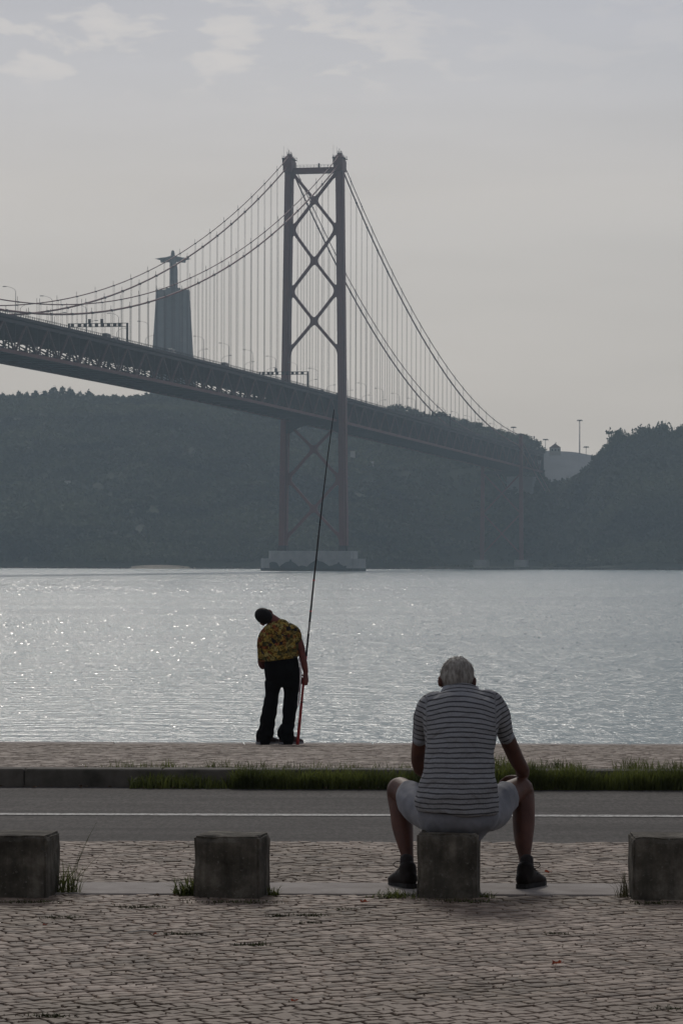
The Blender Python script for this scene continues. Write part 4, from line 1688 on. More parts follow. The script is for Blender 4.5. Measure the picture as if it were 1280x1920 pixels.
gantry(-334.6, 1, 'dark sign gantry over the bridge road near the statue')
gantry(-57.3, 2, 'dark sign gantry over the bridge road beside the tower')
gantry(267, 3, 'small dark gantry far along the side span right of the tower')


def vehicle(kind, x_, y_, m, lab, facing=0):
    e = empty('van' if kind == 'van' else 'car', on_bridge(x_, y_), -TH + facing)
    tag(e, lab, kind)
    if kind == 'van':
        prof_ = [(-2.6, 0.4), (2.7, 0.4), (2.7, 1.1), (2.0, 1.4), (1.5, 2.3), (-2.6, 2.4)]
        win = (0.9, 1.9, 1.4, 2.1)
    else:
        prof_ = [(-2.1, 0.35), (2.1, 0.35), (2.15, 0.8), (1.2, 0.98), (0.5, 1.5), (-1.1, 1.52), (-1.8, 1.0), (-2.15, 0.9)]
        win = (-1.0, 0.5, 1.02, 1.42)
    MB().prism([(-0.88, a_, b_) for a_, b_ in prof_][::-1], (1.76, 0, 0), 'x').build('body', m, e, bevel=0.06)
    for sx in (-1, 1):
        MB().box((sx * 0.885 - 0.01, win[0], win[2]), (sx * 0.885 + 0.01, win[1], win[3])).build('window', MT['glass'], e)
        for yy in (-1.35, 1.35):
            MB().tube([(sx * 0.72, yy, 0.33), (sx * 0.92, yy, 0.33)], 0.33, 12).build('wheel', MT['tyre'], e)


vehicle('van', 8.5, -352, MT['carp'], 'dark van on the bridge left of the statue gantry')
vehicle('car', 9.0, -343, MT['carp'], 'dark car on the bridge beside the gantry post near the statue')
vehicle('van', 8.6, -190, MT['carp'], 'dark van on the bridge halfway between statue and tower')
vehicle('car', 8.6, -22, MT['carp'], 'dark car on the bridge between the two tower legs')
vehicle('van', 8.6, -268, MT['carw'], 'pale van crossing the bridge in front of the pedestal')
vehicle('van', 8.6, 14, MT['carp'], 'dark van on the bridge just right of the tower')

# ------------------------------------------------------------------ concrete blocks
BD = []


def block(px0, px1, py0, py1, Y, yaw, lab, seed, dep=0.34, tilt=0.0):
    a_, b_ = at(px0, py1, Y), at(px1, py1, Y)
    h = at(px0, py0, Y).z - ZG
    wd = b_.x - a_.x
    rs_ = random.Random(seed)
    nx_, ny_, nz_ = 14, 14, 12
    # subdivided box with worn corners
    import bmesh
    bm = bmesh.new()
    bmesh.ops.create_cube(bm, size=1)
    bmesh.ops.scale(bm, vec=(wd, dep, h + 0.05), verts=bm.verts)
    bmesh.ops.bevel(bm, geom=bm.edges[:], offset=0.010, segments=3, affect='EDGES')
    bmesh.ops.subdivide_edges(bm, edges=[e_ for e_ in bm.edges if e_.calc_length() > 0.1], cuts=14, use_grid_fill=True)
    for v_ in bm.verts:
        c_ = v_.co
        k_ = 0.006 * mn.noise(c_ * 9 + Vector((seed, 0, 0))) + 0.003 * mn.noise(c_ * 32 + Vector((0, seed, 0)))
        ed = sum(1 for q, hh in ((abs(c_.x), wd / 2), (abs(c_.y), dep / 2), (abs(c_.z), h / 2 + 0.025)) if q > hh - 0.014)
        if ed >= 2:
            k_ = k_ * 0.5 - 0.024 * max(0, mn.noise(c_ * 11 + Vector((3, seed, 1))) + 0.1)
        v_.co = c_ + c_.normalized() * k_
    bm.normal_update()
    me = bpy.data.meshes.new('concrete_block')
    bm.to_mesh(me)
    bm.free()
    o = link('concrete_block', me, MT['block'], None, smooth=False)
    cxw, cyw = (a_.x + b_.x) / 2 , Y + dep / 2
    o.location = (cxw, cyw, ZG + h / 2 - 0.025)
    o.rotation_euler = (R(tilt), 0, R(-yaw))
    tag(o, lab, 'concrete block', 'concrete bollard blocks along the pavement')
    BD.append((cxw, cyw, wd, dep))
    return o


block(-48, 96, 1566, 1681, 16.38, 7, 'dark stained concrete block cut by the left picture edge, grass beside it', 1)
block(371, 496, 1568, 1683, 16.40, 9, 'empty square concrete block, second from the left', 2, dep=0.32)
block(786, 900, 1563, 1681, 16.42, 5, 'concrete block the striped-shirt man sits on', 3, dep=0.33)
block(1186, 1330, 1570, 1686, 16.36, 1, 'pale-edged concrete block cut by the right picture edge, dry weeds beside it', 4)


# ------------------------------------------------------------------ people
def skull(center, R3, s_=1.0, jaw=True):
    """head pieces; R3 maps head axes (x right, y forward, z up)"""
    c = Vector(center)
    T = lambda x_, y_, z_: c + R3 @ (Vector((x_, y_, z_)) * s_)
    P_ = [ball(c, (0.076 * s_, 0.096 * s_, 0.098 * s_), R3)]
    P_.append(ball(T(0, 0.022, -0.05), (0.060 * s_, 0.074 * s_, 0.075 * s_), R3))
    P_.append(ball(T(0, 0.055, -0.095), (0.034 * s_, 0.034 * s_, 0.028 * s_), R3))
    P_.append(sweep([(T(0, 0.090, -0.005), 0.009 * s_, 0.010 * s_), (T(0, 0.104, -0.03), 0.012 * s_, 0.012 * s_), (T(0, 0.106, -0.042), 0.016 * s_, 0.012 * s_)], ref=R3 @ Vector((1, 0, 0)), seg=10))
    P_.append(sweep([(T(-0.022, 0.086, -0.068), 0.006 * s_, 0.006 * s_), (T(0, 0.094, -0.067), 0.009 * s_, 0.008 * s_), (T(0.022, 0.086, -0.068), 0.006 * s_, 0.006 * s_)], seg=8))
    P_.append(sweep([(T(-0.045, 0.078, 0.014), 0.008 * s_, 0.008 * s_), (T(0, 0.092, 0.016), 0.008 * s_, 0.010 * s_), (T(0.045, 0.078, 0.014), 0.008 * s_, 0.008 * s_)], seg=8))
    for sx in (-1, 1):
        P_.append(ball(T(sx * 0.081, -0.004, -0.022), (0.013 * s_, 0.021 * s_, 0.034 * s_), R3 @ Matrix.Rotation(sx * R(22), 3, 'Z')))
    return P_, T


def eyes(T, parent):
    for sx in (-1, 1):
        v_, f_ = ball(T(sx * 0.032, 0.083, -0.005), (0.012, 0.012, 0.010), None, 10)
        MB().add(v_, f_).build('eye', MT['eye'], parent, smooth=True)


def hand_open(wrist, dirv, palm_n, side, s_=1.0, curl=0.5):
    """relaxed, slightly curled hand. dirv: along the hand; palm_n: palm normal; side: +1/-1 thumb side along cross"""
    w_ = Vector(wrist)
    d = Vector(dirv).normalized()
    nrm = Vector(palm_n)
    nrm = (nrm - d * nrm.dot(d)).normalized()
    u_ = d.cross(nrm).normalized() * side
    P_ = [sweep([(w_ - d * 0.01, 0.026 * s_, 0.019 * s_), (w_ + d * 0.04 * s_, 0.038 * s_, 0.016 * s_), (w_ + d * 0.088 * s_, 0.040 * s_, 0.013 * s_)], ref=u_, seg=14)]
    for k, (off_, ln) in enumerate(((0.030, 0.072), (0.010, 0.080), (-0.011, 0.075), (-0.031, 0.058))):
        p0 = w_ + d * 0.082 * s_ + u_ * off_ * s_
        pts = [(p0, 0.0095 * s_, 0.0095 * s_)]
        ang_c = 0.15
        cur = p0.copy()
        for seg_ in (0.45, 0.3, 0.25):
            ang_c += curl * 0.8
            dd = d * math.cos(ang_c) + nrm * math.sin(ang_c)
            cur = cur + dd * ln * seg_ * s_
            pts.append((cur.copy(), 0.0085 * s_, 0.0085 * s_))
        P_.append(sweep(pts, ref=u_, seg=8, sub=3))
    p0 = w_ + d * 0.022 * s_ + u_ * 0.024 * s_
    p1 = p0 + (d * 0.5 + u_ * 0.75 + nrm * 0.3).normalized() * 0.042 * s_
    p2 = p1 + (d * 0.85 + u_ * 0.25 + nrm * 0.4).normalized() * 0.034 * s_
    P_.append(sweep([(p0, 0.014 * s_, 0.014 * s_), (p1, 0.011 * s_, 0.011 * s_), (p2, 0.009 * s_, 0.009 * s_)], ref=u_, seg=8))
    return P_


def hand_grip(wrist, ax_p, ax_d, rad, out, s_=1.0):
    """hand closed round a rod: ax_p point on the axis at palm centre, ax_d axis (up), out = direction from axis to palm"""
    w_, c, d = Vector(wrist), Vector(ax_p), Vector(ax_d).normalized()
    o_ = Vector(out)
    o_ = (o_ - d * o_.dot(d)).normalized()
    q_ = d.cross(o_).normalized()
    pc_ = c + o_ * (rad + 0.018)
    P_ = [sweep([(w_, 0.024, 0.022), (w_.lerp(pc_ + d * 0.03, 0.6), 0.030, 0.020), (pc_ + d * 0.01, 0.040, 0.019), (pc_ - d * 0.035, 0.030, 0.016)], ref=q_, seg=14)]
    rr = rad + 0.010
    for k in range(4):
        z_ = 0.032 - k * 0.0205
        pts = []
        for a_ in (20, 75, 130, 185, 235 - (8 if k == 3 else 0)):
            a_ = R(a_)
            pts.append((c + d * (z_ - 0.006 * math.sin(a_)) + (o_ * math.cos(a_) + q_ * math.sin(a_)) * rr * 1.08, 0.0098, 0.0095))
        P_.append(sweep(pts, ref=d, seg=8, sub=3))
        P_.append(ball(pts[1][0], (0.0115, 0.0115, 0.0115), None, 8))
    pts = []
    for a_, z_ in ((-15, 0.045), (-50, 0.060), (-95, 0.066), (-130, 0.062)):
        a_ = R(a_)
        pts.append((c + d * z_ + (o_ * math.cos(a_) + q_ * math.sin(a_)) * (rr + 0.003), 0.0115, 0.0105))
    P_.append(sweep(pts, ref=d, seg=8, sub=3))
    return P_


def shoe(ankle_xy, yaw, mu, ms, parent, lace_m, s_=1.0, zg=ZG, bow=True):
    """low lace-up shoe, toe towards yaw (deg from +Y, + = right)"""
    a_ = -R(yaw)
    rot = Matrix.Rotation(a_, 3, 'Z')
    T = lambda x_, y_, z_: Vector((ankle_xy[0], ankle_xy[1], zg)) + rot @ (Vector((x_, y_, z_)) * s_)
    rx = rot @ Vector((1, 0, 0))
    P_ = [sweep([(T(0, -0.062, 0.045), 0.038 * s_, 0.044 * s_), (T(0, -0.02, 0.058), 0.045 * s_, 0.055 * s_), (T(0, 0.05, 0.050), 0.048 * s_, 0.048 * s_), (T(0, 0.12, 0.036), 0.052 * s_, 0.036 * s_), (T(0, 0.175, 0.030), 0.042 * s_, 0.024 * s_), (T(0, 0.205, 0.026), 0.026 * s_, 0.016 * s_)], ref=rx),
          sweep([(T(0, -0.022, 0.05), 0.045 * s_, 0.060 * s_), (T(0, -0.020, 0.085), 0.046 * s_, 0.058 * s_), (T(0, -0.016, 0.112), 0.045 * s_, 0.054 * s_)], ref=rx)]
    up = fuse('shoe', P_, 0.006, mu, parent, 3)
    out = [(0.030, -0.085), (0.038, -0.05), (0.038, 0.02), (0.046, 0.09), (0.049, 0.14), (0.040, 0.19), (0.018, 0.222), (-0.018, 0.222), (-0.038, 0.19), (-0.044, 0.14), (-0.040, 0.08), (-0.036, 0.02), (-0.038, -0.05), (-0.030, -0.085), (0, -0.098)]
    MB().prism([T(x_ * 0.98, y_ * 0.95, 0.001) for x_, y_ in out][::1], (0, 0, 0.024 * s_), 'z').build('sole', ms, up)
    if bow:
        g_ = MB()
        for k in range(4):
            y_ = 0.045 + k * 0.022
            z_ = 0.108 - k * 0.009
            g_.tube([T(-0.022, y_, z_ - 0.006), T(0, y_ + 0.004, z_ + 0.002), T(0.022, y_, z_ - 0.006)], 0.0022, 5)
        for sx in (-1, 1):
            pts = [T(0, 0.04, 0.112)]
            for k in range(1, 8):
                q = k / 8 * 2 * math.pi
                pts.append(T(sx * (0.030 - 0.030 * math.cos(q)), 0.04 + 0.010 * math.sin(q), 0.112 + 0.016 * math.sin(q) + 0.006))
            pts.append(T(0, 0.04, 0.098))
            g_.tube(pts, 0.0022, 5)
            g_.tube([T(0, 0.04, 0.098), T(sx * 0.02, 0.05, 0.10), T(sx * 0.045, 0.045, 0.07)], 0.0022, 5)
        g_.build('laces', lace_m, up)
    return up


# ---- attribute painters (stripe coordinate stays put on the cloth)
def stripe_material():
    m = bpy.data.materials.new('striped_polo')
    m.use_nodes = True
    t_ = m.node_tree
    b_ = t_.nodes['Principled BSDF']
    b_.inputs['Roughness'].default_value = 0.9
    b_.inputs['Specular IOR Level'].default_value = 0.15
    at_ = N(t_, 'ShaderNodeAttribute', attribute_name='stripe')
    nz = N(t_, 'ShaderNodeTexNoise')
    nz.inputs['Scale'].default_value = 9
    tc_ = N(t_, 'ShaderNodeTexCoord')
    t_.links.new(tc_.outputs['Object'], nz.inputs['Vector'])
    ad = N(t_, 'ShaderNodeMath', operation='MULTIPLY_ADD')
    ad.inputs[1].default_value = 0.55
    t_.links.new(nz.outputs['Fac'], ad.inputs[0])
    t_.links.new(at_.outputs['Fac'], ad.inputs[2])
    fr = N(t_, 'ShaderNodeMath', operation='FRACT')
    t_.links.new(ad.outputs[0], fr.inputs[0])
    r_ = ramp(t_, [(0.0, (0.27, 0.27, 0.28)), (0.62, (0.27, 0.27, 0.28)), (0.70, (0.055, 0.055, 0.06)), (0.90, (0.055, 0.055, 0.06)), (0.98, (0.27, 0.27, 0.28))])
    t_.links.new(fr.outputs[0], r_.inputs[0])
    n2_ = N(t_, 'ShaderNodeTexNoise')
    n2_.inputs['Scale'].default_value = 260
    t_.links.new(tc_.outputs['Object'], n2_.inputs['Vector'])
    r2_ = ramp(t_, [(0.3, 0.82), (0.7, 1.12)])
    t_.links.new(n2_.outputs['Fac'], r2_.inputs[0])
    mx = N(t_, 'ShaderNodeMix', data_type='RGBA', blend_type='MULTIPLY')
    mx.inputs[0].default_value = 1
    t_.links.new(r_.outputs[0], mx.inputs[6])
    t_.links.new(r2_.outputs[0], mx.inputs[7])
    t_.links.new(mx.outputs[2], b_.inputs['Base Color'])
    n3_ = N(t_, 'ShaderNodeTexNoise')
    n3_.inputs['Scale'].default_value = 11
    n3_.inputs['Detail'].default_value = 3
    n3_.inputs['Distortion'].default_value = 0.6
    t_.links.new(tc_.outputs['Object'], n3_.inputs['Vector'])
    bp_ = N(t_, 'ShaderNodeBump')
    bp_.inputs['Distance'].default_value = 0.045
    bp_.inputs['Strength'].default_value = 0.8
    t_.links.new(n3_.outputs['Fac'], bp_.inputs['Height'])
    t_.links.new(bp_.outputs[0], b_.inputs['Normal'])
    return m


def batik_material():
    m = bpy.data.materials.new('patchwork_print_shirt')
    m.use_nodes = True
    t_ = m.node_tree
    b_ = t_.nodes['Principled BSDF']
    b_.inputs['Roughness'].default_value = 0.85
    b_.inputs['Specular IOR Level'].default_value = 0.2
    tc_ = N(t_, 'ShaderNodeTexCoord')
    mp = N(t_, 'ShaderNodeMapping')
    mp.inputs['Scale'].default_value = (1, 0.35, 1)
    t_.links.new(tc_.outputs['Object'], mp.inputs[0])
    vo = N(t_, 'ShaderNodeTexVoronoi', distance='CHEBYCHEV')
    vo.inputs['Scale'].default_value = 24
    t_.links.new(mp.outputs[0], vo.inputs['Vector'])
    sp_ = N(t_, 'ShaderNodeSeparateColor')
    t_.links.new(vo.outputs['Color'], sp_.inputs[0])
    r_ = ramp(t_, [(0.0, (0.34, 0.23, 0.05)), (0.28, (0.24, 0.18, 0.05)), (0.42, (0.10, 0.09, 0.03)), (0.56, (0.28, 0.13, 0.035)), (0.70, (0.36, 0.29, 0.10)), (0.84, (0.03, 0.025, 0.03)), (0.92, (0.26, 0.08, 0.03))], 'CONSTANT')
    t_.links.new(sp_.outputs[0], r_.inputs[0])
    v2 = N(t_, 'ShaderNodeTexNoise')
    v2.inputs['Scale'].default_value = 30
    v2.inputs['Detail'].default_value = 3
    v2.inputs['Distortion'].default_value = 1.5
    t_.links.new(tc_.outputs['Object'], v2.inputs['Vector'])
    r2_ = ramp(t_, [(0.45, 0.08), (0.54, 1.0)])
    t_.links.new(v2.outputs['Fac'], r2_.inputs[0])
    mx = N(t_, 'ShaderNodeMix', data_type='RGBA', blend_type='MULTIPLY')
    mx.inputs[0].default_value = 0.8
    t_.links.new(r_.outputs[0], mx.inputs[6])
    t_.links.new(r2_.outputs[0], mx.inputs[7])
    t_.links.new(mx.outputs[2], b_.inputs['Base Color'])
    n3_ = N(t_, 'ShaderNodeTexNoise')
    n3_.inputs['Scale'].default_value = 9
    t_.links.new(tc_.outputs['Object'], n3_.inputs['Vector'])
    bp_ = N(t_, 'ShaderNodeBump')
    bp_.inputs['Distance'].default_value = 0.03
    t_.links.new(n3_.outputs['Fac'], bp_.inputs['Height'])
    t_.links.new(bp_.outputs[0], b_.inputs['Normal'])
    return m


# ================= seated man =================
SM = empty('person', (0, 0, 0))
tag(SM, 'grey-haired man in striped polo and pale shorts sitting on a concrete block', 'person')
YB0 = 16.60


def q(px, py, Y=YB0):
    return at(px, py, Y)


def rowc(y, l, r_, Y, dep, infl=0.0):
    s_ = Y / F
    return (at((l + r_) / 2, y, Y), (r_ - l) / 2 * s_ + infl, dep + infl)


torso_rows = [(1521, 777, 933, 16.60, 0.165), (1505, 778, 934, 16.60, 0.158), (1480, 785, 932, 16.61, 0.145), (1455, 790, 929, 16.63, 0.130), (1425, 796, 926, 16.66, 0.118),
              (1395, 797, 927, 16.70, 0.115), (1365, 793, 934, 16.75, 0.112), (1338, 792, 938, 16.80, 0.105), (1321, 800, 930, 16.85, 0.092), (1309, 814, 916, 16.88, 0.078), (1299, 828, 900, 16.90, 0.062)]
shirt_p = [sweep([rowc(*r_) for r_ in torso_rows], seg=36, sub=4, ck=(0.06, 0.7))]
# shoulders / sleeves
shirt_p.append(sweep([(q(822, 1316, 16.87), 0.055, 0.062), (q(806, 1322, 16.86), 0.062, 0.070), (q(797, 1338, 16.85), 0.056, 0.072), (q(790, 1362, 16.86), 0.046, 0.064), (q(785.5, 1388, 16.88), 0.031, 0.056)], ref=(1, 0, 0), seg=20))
shirt_p.append(sweep([(q(905, 1312, 16.87), 0.052, 0.060), (q(920, 1318, 16.86), 0.058, 0.070), (q(931, 1334, 16.85), 0.058, 0.074), (q(941, 1358, 16.85), 0.049, 0.066), (q(949, 1382, 16.87), 0.037, 0.058)], ref=(1, 0, 0), seg=20))
shirt = fuse('polo_shirt', shirt_p, 0.0075, stripe_material(), SM, 5,
             disp=lambda c: 0.007 * mn.noise(Vector((c[0] * 9, c[1] * 9, c[2] * 14))) + 0.009 * (0.5 - abs(mn.noise(Vector((c[0] * 5 + c[2] * 2, c[1] * 3, c[2] * 12)) + Vector((5, 5, 5))))) * (1.4 if c[2] < 3.95 else 0.6))
n_ = len(shirt.data.vertices)
co = np.empty(n_ * 3, dtype=np.float32)
shirt.data.vertices.foreach_get('co', co)
co = co.reshape(-1, 3)
att = shirt.data.attributes.new('stripe', 'FLOAT', 'POINT')
sv = np.zeros(n_, dtype=np.float32)
xc = q(860, 1400, 16.7).x
zsh = q(860, 1322, 16.85).z
zhem = q(860, 1527, 16.6).z
SL, SR = q(797, 1325, 16.85), q(786, 1388, 16.88)
SL2, SR2 = q(926, 1322, 16.85), q(950, 1384, 16.87)
xl_arm, xr_arm = q(797, 1380, 16.8).x, q(929, 1380, 16.8).x
for i in range(n_):
    x_, y_, z_ = co[i]
    k_ = min(1, max(0, (z_ - zhem) / (zsh - zhem)))
    bow_ = -0.10 + 1.35 * k_ ** 2.0
    base_ = z_ + bow_ * (x_ - xc) ** 2
    # depth lean: the cloth runs forward over the shoulders
    base_ += 0.25 * max(0, y_ - 16.8) * k_
    val = base_ / 0.0245
    if z_ > SR.z - 0.03:
        for (A_, B_, sx, edge_) in ((SL, SR, -1, xl_arm), (SL2, SR2, 1, xr_arm)):
            if (x_ - edge_) * sx > -0.004:
                d_ = (B_ - A_).normalized()
                val = -(Vector((x_, y_, z_)) - A_).dot(d_) / 0.0235 + 0.3
    sv[i] = val + 400
att.data.foreach_set('value', sv)
# collar: a turned-down band round the neck, plus sleeve cuffs
ring = []
g = MB()
nc = 28
v, f = [], []
cc = q(863, 1294, 16.93)
for k in range(nc + 1):
    a_ = math.pi * (0.04 + 1.92 * k / nc) + math.pi / 2
    ca, sa = math.cos(a_), math.sin(a_)
    for (rr, dz, ex) in ((0.074, 0.017, 0.0), (0.079, 0.019, 0.0), (0.103, -0.020, 0.0), (0.100, -0.023, 0.0)):
        v.append((cc.x + rr * ca * 1.10, cc.y + rr * sa * 0.86, cc.z + dz + 0.012 * (-sa) - abs(ca) ** 2 * (0.010 if rr > 0.09 else 0.0)))
    if k:
        b_ = 4 * k
        for r_ in range(4):
            r2_ = (r_ + 1) % 4
            f.append((b_ - 4 + r_, b_ - 4 + r2_, b_ + r2_, b_ + r_))
g.add(v, f)
MT['collar'] = mat('polo_collar', (0.25, 0.26, 0.285), 0.9, 0.12, 30, bump=0.001)
g.build('collar', MT['collar'], shirt, smooth=True)
for (A_, B_, ra, rb) in ((q(786.5, 1384, 16.878), q(785, 1391, 16.882), 0.034, 0.058), (q(947.8, 1378, 16.868), q(950.6, 1386, 16.872), 0.040, 0.060)):
    v_, f_ = sweep([(A_, ra, rb), (B_, ra, rb)], seg=20, sub=2, cap=False)
    MB().add(v_, f_[:]).build('sleeve_cuff', MT['collar'], shirt, smooth=True)

# shorts
sh = [sweep([(q(857, 1560, 16.60), 0.145, 0.110), (q(857, 1549, 16.60), 0.180, 0.135), (q(857, 1532, 16.60), 0.200, 0.148), (q(857, 1518, 16.60), 0.192, 0.140), (q(857, 1506, 16.60), 0.180, 0.125)], seg=30)]
sh.append(sweep([(q(822, 1530, 16.62), 0.092, 0.090), (q(800, 1520, 16.76), 0.098, 0.100), (q(776, 1503, 16.92), 0.086, 0.095), (q(769, 1496, 16.98), 0.076, 0.090)], ref=(1, 0, 0.3), seg=22, ck=(0.7, 0.15)))
sh.append(sweep([(q(895, 1530, 16.62), 0.092, 0.090), (q(916, 1520, 16.76), 0.098, 0.100), (q(938, 1504, 16.92), 0.082, 0.095), (q(946, 1498, 16.98), 0.074, 0.090)], ref=(1, 0, -0.3), seg=22, ck=(0.7, 0.15)))
fuse('shorts', sh, 0.008, MT['shorts'], SM, 3, disp=lambda c: 0.010 * (0.4 - abs(mn.noise(Vector((c[0] * 14 + c[2] * 9, c[1] * 6, c[2] * 7))))) + 0.009 * mn.noise(Vector((c[0] * 7, c[1] * 5, c[2] * 12))) + 0.004 * mn.noise(Vector((c[0] * 30, c[1] * 12, c[2] * 18))))

# body
bp_ = []
bp_.append(sweep([(p, a_ - 0.022, b_ - 0.022) for p, a_, b_ in [rowc(*r_) for r_ in torso_rows[1:]]], seg=24, sub=3, ck=(0.2, 0.7)))
bp_.append(sweep([(q(860, 1312, 16.88), 0.062, 0.055), (q(859, 1295, 16.93), 0.056, 0.054), (q(857, 1278, 16.98), 0.056, 0.058)], seg=18))
Rh = Matrix.Rotation(R(-34), 3, 'X') @ Matrix.Rotation(R(2), 3, 'Y')
hc = q(856.5, 1272.5, 17.0)
hp, Th = skull(hc, Rh, 1.03)
bp_ += hp
# legs: thigh, knee, calf, ankle
for sx, K in ((-1, [(822, 1528, 16.62, .075), (796, 1512, 16.80, .075), (766, 1490, 17.0, .066), (748, 1479, 17.10, .062), (747, 1490, 17.12, .060), (751, 1520, 17.08, .056), (754, 1548, 17.05, .054), (759, 1580, 17.0, .042), (763.5, 1606, 16.97, .031), (765, 1628, 16.94, .031), (765, 1646, 16.92, .034)]),
              (1, [(895, 1528, 16.62, .075), (920, 1512, 16.80, .075), (952, 1490, 17.0, .066), (976, 1478, 17.10, .060), (979, 1490, 17.12, .060), (981, 1514, 17.08, .057), (981, 1545, 17.05, .056), (981, 1580, 17.0, .045), (983, 1606, 16.97, .031), (984, 1628, 16.94, .030), (985, 1646, 16.92, .034)])):
    up = [(q(a_, b_, c_), d_, d_) for a_, b_, c_, d_ in K[:4]]
    lo = [(q(a_, b_, c_), d_, d_ * 1.08) for a_, b_, c_, d_ in K[3:]]
    bp_.append(sweep(up, ref=(0, 0, 1), seg=18))
    bp_.append(sweep(lo, seg=18))
# arms
aL = [(q(799, 1335, 16.85), .050, .055), (q(790, 1375, 16.88), .038, .048), (q(785, 1400, 16.91), .037, .045), (q(783.5, 1425, 16.95), .036, .042), (q(787, 1441, 17.0), .034, .036)]
fL = [(q(787, 1441, 17.0), .034, .036), (q(800, 1448, 17.12), .036, .036), (q(815, 1449, 17.24), .028, .028), (q(826, 1447, 17.33), .024, .020)]
aR = [(q(928, 1332, 16.85), .050, .055), (q(944, 1370, 16.87), .042, .048), (q(957, 1400, 16.91), .040, .045), (q(968, 1424, 16.97), .038, .042), (q(978, 1441, 17.03), .034, .036)]
fR = [(q(978, 1441, 17.03), .034, .036), (q(979, 1448, 17.12), .036, .036), (q(978, 1456, 17.23), .030, .029), (q(975, 1462, 17.32), .024, .020)]
for a_ in (aL, fL, aR, fR):
    bp_.append(sweep(a_, ref=(1, 0, 0) if a_ in (aL, aR) else (0, 0, 1), seg=16))
bp_ += hand_open(fL[-1][0], Vector((0.55, 0.8, -0.15)), (0.6, -0.3, -0.6), 1, 1.0, 0.7)
bp_ += hand_open(fR[-1][0], Vector((-0.55, 0.8, -0.15)), (-0.6, -0.3, -0.6), -1, 1.0, 0.7)
smb = fuse('body', bp_, 0.0062, MT['skin'], SM, 3)
eyes(Th, smb)
# hair: short grey cap with strands
hr = []
Tm = lambda x_, y_, z_: hc + Rh @ Vector((x_, y_, z_))
hr.append(ball(Tm(0, -0.006, 0.012), (0.0865, 0.099, 0.096), Rh, 24))
hr.append(ball(Tm(0, -0.040, -0.022), (0.075, 0.062, 0.072), Rh, 20))
hair = fuse('hair', hr, 0.006, MT['hair_grey'], SM, 2, disp=lambda c: 0.004 * mn.noise(Vector((c[0] * 55, c[1] * 55, c[2] * 18))))
rs_ = np.random.RandomState(2)
V_, F_ = [], []
invR = Rh.transposed()
vs = np.array([tuple(v_.co) for v_ in hair.data.vertices])
ns = np.array([tuple(v_.normal) for v_ in hair.data.vertices])
crown_pt = np.array(tuple(Tm(0.01, -0.02, 0.11)))
for i in range(2600):
    k_ = rs_.randint(len(vs))
    p, n1_ = vs[k_], ns[k_]
    loc = invR @ (Vector(p) - hc)
    if loc.y > 0.07 and loc.z < 0.05:
        continue
    d_ = p - crown_pt
    d_ = d_ - n1_ * d_.dot(n1_)
    d_ = d_ / (np.linalg.norm(d_) + 1e-6)
    d_ = d_ + rs_.randn(3) * 0.28 + n1_ * 0.16
    d_ /= np.linalg.norm(d_)
    sd = np.cross(d_, n1_)
    sd /= (np.linalg.norm(sd) + 1e-6)
    L_ = rs_.uniform(0.010, 0.019)
    w_ = 0.0009
    b0 = len(V_)
    V_ += [p - sd * w_, p + sd * w_, p + d_ * L_ * 0.5 + n1_ * 0.002 + sd * w_, p + d_ * L_ * 0.5 + n1_ * 0.002 - sd * w_, p + d_ * L_ + sd * w_ * 0.3, p + d_ * L_ - sd * w_ * 0.3]
    F_ += [(b0, b0 + 1, b0 + 2, b0 + 3), (b0 + 3, b0 + 2, b0 + 4, b0 + 5)]
tag(link('hair_strands', np_mesh('hair_strands', V_, F_), MT['hair_grey'], hair), kind='stuff')
# socks + shoes
for (px, yaw) in ((761.5, -20), (986.5, 26)):
    pa = q(px, 1646, 16.93)
    v_, f_ = sweep([(Vector((pa.x, 16.91, ZG + 0.15)), 0.033, 0.035), (Vector((pa.x, 16.90, ZG + 0.11)), 0.033, 0.036), (Vector((pa.x, 16.90, ZG + 0.07)), 0.030, 0.034)], seg=16)
    MB().add(v_, f_).build('sock', MT['sock'], SM, smooth=True)
    shoe((pa.x, 16.90), yaw, MT['shoe'], MT['sole'], SM, MT['lace'], 0.94, zg=ZG + 0.006)

# ================= standing angler =================
YM = 37.9
ST = empty('person', (0, 0, 0))
tag(ST, 'man in patterned yellow shirt and black trousers leaning left beside the water', 'person')


def h(px, py, dY=0.0):
    return at(px, py, YM + dY)


s6 = YM / F
rows = [(1236, 491, 560, 0.0, 0.165), (1228, 488, 561, 0.0, 0.155), (1215, 487, 561, 0.0, 0.14), (1202, 487, 561, 0.0, 0.135), (1190, 489, 559, 0.0, 0.125), (1180, 494, 556, 0.0, 0.11), (1173, 501, 550, 0.01, 0.09), (1168, 511, 541, 0.02, 0.065)]
tr = []
for i, (y, l, r_, dY, dep) in enumerate(rows):
    c_ = h((l + r_) / 2, y, dY)
    tr.append((c_, (r_ - l) / 2 * s6, dep))
sp_ = [sweep(tr, seg=30, sub=4, ck=(0.06, 0.7))]
sp_.append(sweep([(h(506, 1184), .075, .085), (h(496, 1192), .068, .085), (h(490.5, 1208), .050, .078), (h(489, 1224, .02), .040, .070), (h(489.5, 1236, .03), .037, .062)], seg=18))
sp_.append(sweep([(h(541, 1180), .075, .085), (h(551, 1184), .066, .085), (h(556, 1192), .058, .078), (h(559.5, 1201), .046, .066)], seg=18))
# slanting hem
shirt2 = fuse('patterned_shirt', sp_, 0.010, batik_material(), ST, 4, disp=lambda c: 0.007 * mn.noise(Vector((c[0] * 8, c[1] * 8, c[2] * 10))))
